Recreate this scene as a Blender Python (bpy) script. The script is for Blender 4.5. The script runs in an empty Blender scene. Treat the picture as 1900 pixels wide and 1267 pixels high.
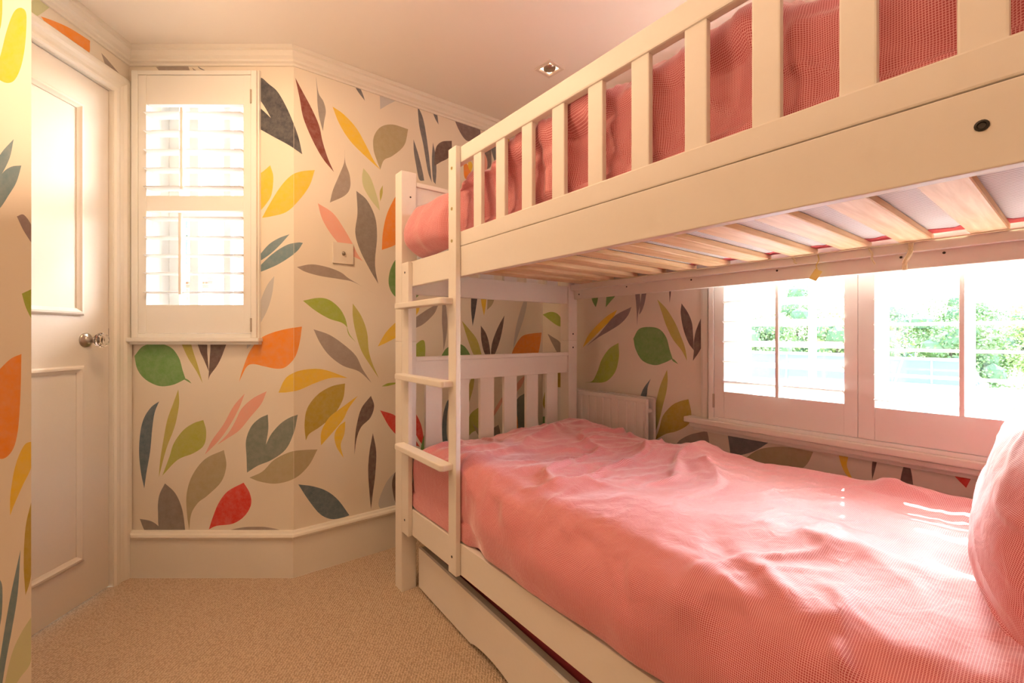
import bpy, bmesh, math, random
import numpy as np
from mathutils import Vector, Matrix
from mathutils.geometry import delaunay_2d_cdt

# ---------------------------------------------------------------- frame, camera, light
TH = math.radians(37.68)                       # the bed's long axis is world Y; the camera looks 37.68 deg to its right
CS, SN = math.cos(TH), math.sin(TH)
def W(r, d, z=0.0):                            # a point given across / into the room from the room's old square axes
    return Vector((r*CS + d*SN, -r*SN + d*CS, z))
scene = bpy.context.scene
COL = scene.collection
cam_d = bpy.data.cameras.new('camera'); cam = bpy.data.objects.new('camera', cam_d); COL.objects.link(cam)
cam_d.sensor_width = 36.0; cam_d.lens = 826/1900*36; cam_d.shift_y = -10.5/1900; cam_d.clip_start = 0.02
cam.location = (0, 0, 1.0); cam.rotation_euler = (math.pi/2, 0, -TH)
scene.camera = cam
scene.view_settings.view_transform = 'Standard'; scene.view_settings.look = 'None'
scene.view_settings.gamma = 1.0; scene.view_settings.use_curve_mapping = False
scene.view_settings.exposure = 0.0
SUNV = Vector((1.0, 0.276, 0.925)).normalized()
world = bpy.data.worlds.new('sky'); scene.world = world; world.use_nodes = True
wn = world.node_tree.nodes; wn.clear()
wo = wn.new('ShaderNodeOutputWorld'); wb = wn.new('ShaderNodeBackground'); ws = wn.new('ShaderNodeTexSky')
ws.sky_type = 'NISHITA'; ws.sun_disc = False; ws.sun_elevation = math.asin(SUNV.z)
ws.sun_rotation = math.atan2(SUNV.x, SUNV.y); ws.air_density = 1.0; ws.dust_density = 2.0; ws.ozone_density = 1.0
wb.inputs['Strength'].default_value = 4.9
world.node_tree.links.new(ws.outputs[0], wb.inputs['Color']); world.node_tree.links.new(wb.outputs[0], wo.inputs['Surface'])
sun_d = bpy.data.lights.new('sun', 'SUN'); sun = bpy.data.objects.new('sun', sun_d); COL.objects.link(sun)
sun_d.energy = 32.0; sun_d.angle = math.radians(0.6); sun_d.color = (1.0, 0.95, 0.88)
sun.rotation_euler = SUNV.to_track_quat('Z', 'Y').to_euler(); sun.location = (6, 2, 8)
def room_lamp(name, loc, size, power, color, rot=(0, 0, 0)):
    l = bpy.data.lights.new(name, 'AREA'); l.shape = 'DISK'; l.size = size; l.energy = power; l.color = color
    o = bpy.data.objects.new(name, l); COL.objects.link(o); o.location = loc; o.rotation_euler = rot
    return o
WARM = (1.0, 0.68, 0.38)
LAMPS = [(1.339, 1.461, 2.195, 3.0), (0.05, 1.45, 2.18, 9.0), (-0.75, 0.45, 2.18, 1.2), (0.45, -0.12, 2.18, 0.5)]  # first is the visible downlight; the rest are added out of view as fill
for i, (x, y, z, p) in enumerate(LAMPS):
    room_lamp('downlight_or_fill', (x, y, z), 0.07 if i == 0 else 0.12, p, WARM)
room_lamp('ceiling_fill', (-0.45, 0.80, 1.25), 0.5, 20.0, (1.0, 0.70, 0.47), (math.pi, 0, 0))   # soft fill lamp added out of view, turned up to brighten the ceiling

# ---------------------------------------------------------------- helpers
def link(name, me, mat=None, parent=None, smooth=False):
    o = bpy.data.objects.new(name, me); COL.objects.link(o)
    if mat is not None and not me.materials: me.materials.append(mat)
    if parent is not None:
        o.parent = parent
        if parent.get('_c') is not None:       # geometry is written in world metres; shift it to the parent's own origin
            pass
    if smooth:
        for p in me.polygons: p.use_smooth = True
    return o
def absloc(o):
    p = Vector((0, 0, 0))
    while o is not None:
        p = p + o.location; o = o.parent
    return p
def mesh_from(bm, name):
    me = bpy.data.meshes.new(name); bm.normal_update(); bm.to_mesh(me); bm.free(); return me
def put(name, bm, mat, parent=None, smooth=False, kind=None, world_coords=True):
    """one mesh object; the bmesh is in the parent's outer frame (world metres), moved to the parent's origin"""
    if parent is not None and world_coords:
        off = absloc(parent); bmesh.ops.translate(bm, verts=bm.verts, vec=-off)
    me = mesh_from(bm, name); me.materials.append(mat)
    o = bpy.data.objects.new(name, me); COL.objects.link(o)
    if parent is not None: o.parent = parent
    if smooth:
        for p in me.polygons: p.use_smooth = True
    if kind: o['kind'] = kind
    return o
def recenter(o):
    """move a top-level mesh's origin to the middle of its base"""
    me = o.data; co = np.empty(len(me.vertices)*3); me.vertices.foreach_get('co', co); co = co.reshape(-1, 3)
    c = Vector(((co[:,0].min()+co[:,0].max())/2, (co[:,1].min()+co[:,1].max())/2, co[:,2].min()))
    me.transform(Matrix.Translation(-c)); o.location = o.location + c
    return o
def tag(o, label=None, cat=None, group=None, kind=None):
    if label: o['label'] = label
    if cat: o['category'] = cat
    if group: o['group'] = group
    if kind: o['kind'] = kind
    return o
def empty(name, loc, rz=0.0):
    o = bpy.data.objects.new(name, None); COL.objects.link(o); o.location = loc; o.rotation_euler = (0, 0, rz)
    o.empty_display_size = 0.1
    return o
def box(bm, x0, x1, y0, y1, z0, z1, bev=0.0, seg=2):
    b = bmesh.new()
    bmesh.ops.create_cube(b, size=1.0)
    for v in b.verts:
        v.co = Vector((x0+(x1-x0)*(v.co.x+.5), y0+(y1-y0)*(v.co.y+.5), z0+(z1-z0)*(v.co.z+.5)))
    if bev > 0:
        bmesh.ops.bevel(b, geom=b.edges[:], offset=bev, segments=seg, profile=0.6, affect='EDGES')
    merge(bm, b)
    return bm
def merge(bm, b):
    me = bpy.data.meshes.new('tmp'); b.to_mesh(me); b.free(); bm.from_mesh(me); bpy.data.meshes.remove(me)
def prism(bm, pts, axis, a0, a1):
    """pts: 2D outline; extruded along axis ('x','y','z') from a0 to a1"""
    def mk(p, a):
        return {'x': (a, p[0], p[1]), 'y': (p[0], a, p[1]), 'z': (p[0], p[1], a)}[axis]
    A = [bm.verts.new(mk(p, a0)) for p in pts]; B = [bm.verts.new(mk(p, a1)) for p in pts]
    n = len(pts)
    f = [bm.faces.new(A[::-1]), bm.faces.new(B)]
    for i in range(n):
        f.append(bm.faces.new((A[i], A[(i+1) % n], B[(i+1) % n], B[i])))
    bmesh.ops.recalc_face_normals(bm, faces=f)
    return bm
def cyl(bm, p0, p1, r0, r1=None, n=16, cap=True):
    r1 = r0 if r1 is None else r1
    p0 = Vector(p0); p1 = Vector(p1); q = (p1-p0).to_track_quat('Z', 'Y')
    A = [bm.verts.new(p0 + q @ Vector((r0*math.cos(2*math.pi*i/n), r0*math.sin(2*math.pi*i/n), 0))) for i in range(n)]
    B = [bm.verts.new(p1 + q @ Vector((r1*math.cos(2*math.pi*i/n), r1*math.sin(2*math.pi*i/n), 0))) for i in range(n)]
    for i in range(n): bm.faces.new((A[i], A[(i+1) % n], B[(i+1) % n], B[i]))
    if cap: bm.faces.new(A[::-1]); bm.faces.new(B)
    return bm
def tube(bm, pts, r, n=6):
    pts = [Vector(p) for p in pts]; rings = []
    for i, p in enumerate(pts):
        t = (pts[min(i+1, len(pts)-1)] - pts[max(i-1, 0)]).normalized()
        q = t.to_track_quat('Z', 'Y'); rr = r[i] if isinstance(r, (list, tuple)) else r
        rings.append([bm.verts.new(p + q @ Vector((rr*math.cos(2*math.pi*k/n), rr*math.sin(2*math.pi*k/n), 0))) for k in range(n)])
    for a, b in zip(rings, rings[1:]):
        for k in range(n): bm.faces.new((a[k], a[(k+1) % n], b[(k+1) % n], b[k]))
    bm.faces.new(rings[0][::-1]); bm.faces.new(rings[-1])
    return bm
def lathe(bm, prof, base, axis, n=24):
    """prof: (radius, height) pairs along axis"""
    base = Vector(base); q = Vector(axis).normalized().to_track_quat('Z', 'Y'); rings = []
    for r, h in prof:
        rings.append([bm.verts.new(base + q @ Vector((max(r, 1e-4)*math.cos(2*math.pi*k/n), max(r, 1e-4)*math.sin(2*math.pi*k/n), h))) for k in range(n)])
    for a, b in zip(rings, rings[1:]):
        for k in range(n): bm.faces.new((a[k], a[(k+1) % n], b[(k+1) % n], b[k]))
    bm.faces.new(rings[0][::-1]); bm.faces.new(rings[-1])
    return bm
def sweep(bm, path, prof, closed=False):
    """path: plan points (x, y) with the room on the LEFT side; prof: (offset into room, z) outline, mitred at the corners"""
    P = [Vector((p[0], p[1])) for p in path]; n = len(P); rows = []
    for i, p in enumerate(P):
        a = (P[i]-P[i-1]).normalized() if i > 0 else (P[1]-P[0]).normalized()
        b = (P[i+1]-P[i]).normalized() if i < n-1 else a
        if i == 0: a = b
        na = Vector((-a.y, a.x)); nb = Vector((-b.y, b.x)); m = (na+nb)
        m = m / max(m.length, 1e-6); m = m / max(m.dot(na), 0.2)
        rows.append([bm.verts.new((p.x+m.x*o, p.y+m.y*o, z)) for o, z in prof])
    k = len(prof); fs = []
    for A, B in zip(rows, rows[1:]):
        for j in range(k): fs.append(bm.faces.new((A[j], B[j], B[(j+1) % k], A[(j+1) % k])))
    fs.append(bm.faces.new(rows[0])); fs.append(bm.faces.new(rows[-1][::-1]))
    bmesh.ops.recalc_face_normals(bm, faces=fs)
    return bm

# ---- value noise for cloth
_rng = np.random.RandomState(7); _G = _rng.rand(256, 256)
def vnoise(x, y):
    xi = np.floor(x).astype(int); yi = np.floor(y).astype(int); fx = x-xi; fy = y-yi
    fx = fx*fx*fx*(fx*(fx*6-15)+10); fy = fy*fy*fy*(fy*(fy*6-15)+10)
    g = lambda a, b: _G[a % 256, b % 256]
    return (g(xi, yi)*(1-fx)+g(xi+1, yi)*fx)*(1-fy) + (g(xi, yi+1)*(1-fx)+g(xi+1, yi+1)*fx)*fy
def fbm(x, y, o=4):
    s = 0; a = 1.0; t = 0
    for i in range(o):
        s = s + a*vnoise(x*2**i + 17.3*i, y*2**i + 9.1*i); t += a; a *= .5
    return s/t - .5
def ridge(x, y):
    return 1 - np.abs(vnoise(x, y)*2-1)*2

# ---------------------------------------------------------------- materials
def new_mat(name):
    m = bpy.data.materials.new(name); m.use_nodes = True
    nt = m.node_tree; b = nt.nodes['Principled BSDF']
    return m, nt, b
def paint(name, col, rough=.45, bump=0.0, bscale=60., var=0.0, metal=0.0, spec=None):
    m, nt, b = new_mat(name)
    b.inputs['Base Color'].default_value = (*col, 1); b.inputs['Roughness'].default_value = rough
    b.inputs['Metallic'].default_value = metal
    if spec is not None: b.inputs['Specular IOR Level'].default_value = spec
    tc = nt.nodes.new('ShaderNodeTexCoord'); n = nt.nodes.new('ShaderNodeTexNoise'); n.inputs['Scale'].default_value = bscale
    n.inputs['Detail'].default_value = 3
    nt.links.new(tc.outputs['Object'], n.inputs['Vector'])
    if var > 0:
        r = nt.nodes.new('ShaderNodeMixRGB'); r.blend_type = 'MULTIPLY'; r.inputs['Color1'].default_value = (*col, 1)
        mp = nt.nodes.new('ShaderNodeMapRange'); mp.inputs['To Min'].default_value = 1-var; mp.inputs['To Max'].default_value = 1+var*.4
        nt.links.new(n.outputs['Fac'], mp.inputs['Value']); nt.links.new(mp.outputs[0], r.inputs['Color2']); r.inputs['Fac'].default_value = 1
        nt.links.new(r.outputs[0], b.inputs['Base Color'])
    if bump > 0:
        bp = nt.nodes.new('ShaderNodeBump'); bp.inputs['Strength'].default_value = bump; bp.inputs['Distance'].default_value = .002
        nt.links.new(n.outputs['Fac'], bp.inputs['Height']); nt.links.new(bp.outputs[0], b.inputs['Normal'])
    return m
def wood(name, c0, c1, axis='X', rough=.6):
    m, nt, b = new_mat(name); tc = nt.nodes.new('ShaderNodeTexCoord'); mp = nt.nodes.new('ShaderNodeMapping')
    mp.inputs['Scale'].default_value = {'X': (2.2, 34, 34), 'Y': (34, 2.2, 34)}[axis]
    n = nt.nodes.new('ShaderNodeTexNoise'); n.inputs['Scale'].default_value = 1.6; n.inputs['Detail'].default_value = 5; n.inputs['Distortion'].default_value = .5
    cr = nt.nodes.new('ShaderNodeValToRGB'); cr.color_ramp.elements[0].color = (*c0, 1); cr.color_ramp.elements[1].color = (*c1, 1)
    cr.color_ramp.elements[0].position = .33; cr.color_ramp.elements[1].position = .66
    nt.links.new(tc.outputs['Object'], mp.inputs[0]); nt.links.new(mp.outputs[0], n.inputs['Vector']); nt.links.new(n.outputs['Fac'], cr.inputs[0])
    nt.links.new(cr.outputs[0], b.inputs['Base Color']); b.inputs['Roughness'].default_value = rough
    return m
def check_cloth(name, ca, cb, p=.0032):
    """fine woven check: pale threads crossing a red ground, on UVs in metres"""
    m, nt, b = new_mat(name); L = nt.links.new
    uv = nt.nodes.new('ShaderNodeUVMap'); uv.uv_map = 'UVMap'; sp = nt.nodes.new('ShaderNodeSeparateXYZ'); L(uv.outputs[0], sp.inputs[0])
    outs = []
    for ax in 'XY':
        a = nt.nodes.new('ShaderNodeMath'); a.operation = 'DIVIDE'; a.inputs[1].default_value = p; L(sp.outputs[ax], a.inputs[0])
        f = nt.nodes.new('ShaderNodeMath'); f.operation = 'FRACT'; L(a.outputs[0], f.inputs[0])
        l = nt.nodes.new('ShaderNodeMath'); l.operation = 'LESS_THAN'; l.inputs[1].default_value = .27; L(f.outputs[0], l.inputs[0]); outs.append(l)
    mx = nt.nodes.new('ShaderNodeMath'); mx.operation = 'MAXIMUM'; L(outs[0].outputs[0], mx.inputs[0]); L(outs[1].outputs[0], mx.inputs[1])
    mr = nt.nodes.new('ShaderNodeMixRGB'); mr.inputs['Color1'].default_value = (*ca, 1); mr.inputs['Color2'].default_value = (*cb, 1); L(mx.outputs[0], mr.inputs['Fac'])
    L(mr.outputs[0], b.inputs['Base Color']); b.inputs['Roughness'].default_value = .58; b.inputs['Specular IOR Level'].default_value = .42
    b.inputs['Sheen Weight'].default_value = 1.0; b.inputs['Sheen Roughness'].default_value = .4; b.inputs['Sheen Tint'].default_value = (1, .80, .82, 1)
    tc = nt.nodes.new('ShaderNodeTexCoord'); n = nt.nodes.new('ShaderNodeTexNoise'); n.inputs['Scale'].default_value = 26; n.inputs['Detail'].default_value = 4
    n.inputs['Distortion'].default_value = 1.2
    L(tc.outputs['Object'], n.inputs['Vector']); bp = nt.nodes.new('ShaderNodeBump'); bp.inputs['Strength'].default_value = .35; bp.inputs['Distance'].default_value = .006
    L(n.outputs['Fac'], bp.inputs['Height']); L(bp.outputs[0], b.inputs['Normal'])
    return m
M = {}
M['white'] = paint('white_gloss_paint', (.80, .74, .65), .48, .04, 90, .02)
M['door'] = paint('door_paint', (.74, .66, .57), .62, .04, 90, .02, spec=.25)
M['bedwhite'] = paint('white_bed_paint', (.83, .76, .68), .48, .05, 70, .02)
M['shutter'] = paint('white_shutter_paint', (.84, .81, .76), .4)
M['ceiling'] = paint('ceiling_paint', (.87, .80, .72), .8)
M['dark'] = paint('dark_void', (.02, .015, .012), .9)
M['screw'] = paint('dark_screw', (.05, .045, .04), .35, metal=.8)
M['brass'] = paint('brass_bolt', (.55, .45, .22), .3, metal=1)
M['steel'] = paint('aged_nickel', (.42, .36, .30), .28, metal=1)
M['hinge'] = paint('hinge_metal', (.45, .38, .30), .45, metal=.7)
M['radiator'] = paint('radiator_enamel', (.80, .74, .68), .35)
M['slat'] = wood('pine_slat', (.64, .38, .17), (.86, .62, .38))
M['cord'] = paint('cream_cord', (.74, .64, .42), .8)
M['tagyellow'] = paint('yellow_card_tag', (.70, .56, .14), .6)
M['pink'] = check_cloth('red_check_cotton', (.52, .065, .075), (.86, .44, .45))
M['sheet'] = paint('pink_sheet', (.62, .10, .12), .85, .3, 20)
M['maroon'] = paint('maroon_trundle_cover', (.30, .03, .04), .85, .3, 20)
M['grey_edge'] = paint('drawer_inside_grey', (.42, .38, .33), .6)
M['plastic'] = paint('socket_plate_paint', (.74, .65, .55), .5)

def wall_mat():
    m, nt, b = new_mat('leaf_wallpaper'); L = nt.links.new
    at = nt.nodes.new('ShaderNodeAttribute'); at.attribute_name = 'print'
    tc = nt.nodes.new('ShaderNodeTexCoord'); n = nt.nodes.new('ShaderNodeTexNoise'); n.inputs['Scale'].default_value = 38; n.inputs['Detail'].default_value = 6
    n.inputs['Roughness'].default_value = .7
    L(tc.outputs['Object'], n.inputs['Vector'])
    mp = nt.nodes.new('ShaderNodeMapRange'); mp.inputs['From Min'].default_value = .3; mp.inputs['From Max'].default_value = .75
    mp.inputs['To Min'].default_value = 0; mp.inputs['To Max'].default_value = .22; L(n.outputs['Fac'], mp.inputs['Value'])
    mu = nt.nodes.new('ShaderNodeMath'); mu.operation = 'MULTIPLY'; L(mp.outputs[0], mu.inputs[0]); L(at.outputs['Alpha'], mu.inputs[1])
    mr = nt.nodes.new('ShaderNodeMixRGB'); L(mu.outputs[0], mr.inputs['Fac']); L(at.outputs['Color'], mr.inputs['Color1'])
    mr.inputs['Color2'].default_value = (.62, .55, .48, 1); L(mr.outputs[0], b.inputs['Base Color'])
    b.inputs['Roughness'].default_value = .75; b.inputs['Specular IOR Level'].default_value = .25
    n2 = nt.nodes.new('ShaderNodeTexNoise'); n2.inputs['Scale'].default_value = 160; L(tc.outputs['Object'], n2.inputs['Vector'])
    bp = nt.nodes.new('ShaderNodeBump'); bp.inputs['Strength'].default_value = .12; bp.inputs['Distance'].default_value = .001
    L(n2.outputs['Fac'], bp.inputs['Height']); L(bp.outputs[0], b.inputs['Normal'])
    return m
M['wall'] = wall_mat()
def carpet_mat():
    m, nt, b = new_mat('loop_pile_carpet'); L = nt.links.new
    tc = nt.nodes.new('ShaderNodeTexCoord'); mp = nt.nodes.new('ShaderNodeMapping'); mp.inputs['Rotation'].default_value = (0, 0, TH)
    L(tc.outputs['Object'], mp.inputs[0])
    w1 = nt.nodes.new('ShaderNodeTexWave'); w1.bands_direction = 'X'; w1.inputs['Scale'].default_value = 36; w1.inputs['Distortion'].default_value = 1.6; w1.inputs['Detail Scale'].default_value = 3
    v = nt.nodes.new('ShaderNodeTexVoronoi'); v.inputs['Scale'].default_value = 190
    n = nt.nodes.new('ShaderNodeTexNoise'); n.inputs['Scale'].default_value = 240
    for q in (w1, v, n): L(mp.outputs[0], q.inputs['Vector'])
    a = nt.nodes.new('ShaderNodeMath'); a.operation = 'MULTIPLY_ADD'; a.inputs[1].default_value = .35; L(w1.outputs['Fac'], a.inputs[0])
    inv = nt.nodes.new('ShaderNodeMath'); inv.operation = 'SUBTRACT'; inv.inputs[0].default_value = .8; L(v.outputs['Distance'], inv.inputs[1]); L(inv.outputs[0], a.inputs[2])
    cr = nt.nodes.new('ShaderNodeValToRGB'); cr.color_ramp.elements[0].color = (.46, .33, .225, 1); cr.color_ramp.elements[1].color = (.66, .50, .36, 1)
    cr.color_ramp.elements[0].position = .25; cr.color_ramp.elements[1].position = .75
    L(a.outputs[0], cr.inputs[0]); L(cr.outputs[0], b.inputs['Base Color']); b.inputs['Roughness'].default_value = .95; b.inputs['Specular IOR Level'].default_value = .1
    bp = nt.nodes.new('ShaderNodeBump'); bp.inputs['Strength'].default_value = .7; bp.inputs['Distance'].default_value = .004
    L(a.outputs[0], bp.inputs['Height']); L(bp.outputs[0], b.inputs['Normal'])
    return m
M['carpet'] = carpet_mat()
def ticking_mat():
    m, nt, b = new_mat('mattress_ticking'); L = nt.links.new
    tc = nt.nodes.new('ShaderNodeTexCoord'); mp = nt.nodes.new('ShaderNodeMapping'); mp.inputs['Rotation'].default_value = (0, 0, .12); L(tc.outputs['Object'], mp.inputs[0])
    w = nt.nodes.new('ShaderNodeTexWave'); w.bands_direction = 'X'; w.inputs['Scale'].default_value = 26; w.inputs['Distortion'].default_value = 2.2
    w.inputs['Detail Scale'].default_value = .8; L(mp.outputs[0], w.inputs['Vector'])
    cr = nt.nodes.new('ShaderNodeValToRGB'); cr.color_ramp.elements[0].color = (.34, .31, .33, 1); cr.color_ramp.elements[1].color = (.74, .73, .74, 1)
    cr.color_ramp.elements[0].position = .02; cr.color_ramp.elements[1].position = .28
    L(w.outputs['Fac'], cr.inputs[0]); L(cr.outputs[0], b.inputs['Base Color']); b.inputs['Roughness'].default_value = .8
    return m
M['ticking'] = ticking_mat()
def glass_pane():
    m = bpy.data.materials.new('window_glass'); m.use_nodes = True; nt = m.node_tree; nt.nodes.clear(); L = nt.links.new
    o = nt.nodes.new('ShaderNodeOutputMaterial'); t = nt.nodes.new('ShaderNodeBsdfTransparent'); g = nt.nodes.new('ShaderNodeBsdfGlossy'); g.inputs['Roughness'].default_value = .02
    t.inputs['Color'].default_value = (.96, .97, .97, 1); f = nt.nodes.new('ShaderNodeFresnel'); f.inputs['IOR'].default_value = 1.3
    mx = nt.nodes.new('ShaderNodeMixShader'); L(f.outputs[0], mx.inputs[0]); L(t.outputs[0], mx.inputs[1]); L(g.outputs[0], mx.inputs[2]); L(mx.outputs[0], o.inputs['Surface'])
    return m
M['glass'] = glass_pane()
def crystal():
    m, nt, b = new_mat('cut_glass'); b.inputs['Base Color'].default_value = (1, 1, 1, 1); b.inputs['Transmission Weight'].default_value = 1; b.inputs['Roughness'].default_value = .03; b.inputs['IOR'].default_value = 1.5
    return m
M['crystal'] = crystal()
def brick_mat():
    m, nt, b = new_mat('far_brickwork'); L = nt.links.new
    tc = nt.nodes.new('ShaderNodeTexCoord'); mp = nt.nodes.new('ShaderNodeMapping'); mp.inputs['Rotation'].default_value = (math.pi/2, 0, 0); L(tc.outputs['Object'], mp.inputs[0])
    br = nt.nodes.new('ShaderNodeTexBrick'); br.inputs['Scale'].default_value = 4.9; br.inputs['Color1'].default_value = (.42, .18, .13, 1); br.inputs['Color2'].default_value = (.30, .14, .10, 1)
    br.inputs['Mortar'].default_value = (.55, .50, .45, 1); br.inputs['Mortar Size'].default_value = .014; L(mp.outputs[0], br.inputs['Vector'])
    L(br.outputs['Color'], b.inputs['Base Color']); b.inputs['Roughness'].default_value = .9
    return m
M['brick'] = brick_mat()
M['cream'] = paint('cream_render', (.72, .66, .56), .8, .1, 8, .08)
M['slate'] = paint('dark_slate_roof', (.16, .17, .20), .6, .3, 6, .3)
M['roofwhite'] = paint('pale_roof_membrane', (.62, .61, .58), .8, .1, 3, .1)
M['gravel'] = paint('grey_roof_gravel', (.30, .29, .28), .9, .4, 40, .4)
M['extwhite'] = paint('exterior_white_paint', (.80, .79, .76), .5)
M['darkglass'] = paint('dark_window_glass', (.10, .12, .14), .12)
M['leafa'] = paint('tree_foliage', (.20, .27, .10), .8, 0, 4, .5)
M['leafb'] = paint('light_tree_foliage', (.36, .42, .15), .8, 0, 4, .5)
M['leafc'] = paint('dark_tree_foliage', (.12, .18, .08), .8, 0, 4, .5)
M['bark'] = paint('tree_bark', (.13, .09, .06), .9, .4, 20, .3)
M['grass'] = paint('ground_lawn', (.14, .22, .06), .95, 0, 2, .4)

PAL = {'base': (.79, .70, .585), 'navy': (.050, .052, .065), 'darkred': (.20, .035, .025), 'grey': (.30, .26, .24), 'greige': (.34, .27, .23),
       'warmgrey': (.24, .20, .175), 'yellow': (.80, .52, .035), 'tan': (.42, .35, .20), 'palegreen': (.60, .60, .33), 'pink': (.80, .38, .29),
       'orange': (.82, .25, .018), 'green': (.155, .32, .085), 'lime': (.34, .42, .045), 'lime2': (.42, .42, .07), 'teal': (.16, .25, .28),
       'tealgrey': (.19, .225, .19), 'paleblue': (.56, .54, .52), 'olive': (.50, .44, .09), 'mustard': (.46, .33, .035), 'brown': (.13, .075, .065),
       'brown2': (.19, .13, .12), 'blue': (.10, .15, .19), 'red': (.66, .035, .022), 'slate': (.15, .15, .165), 'mauve': (.27, .20, .21)}

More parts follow.
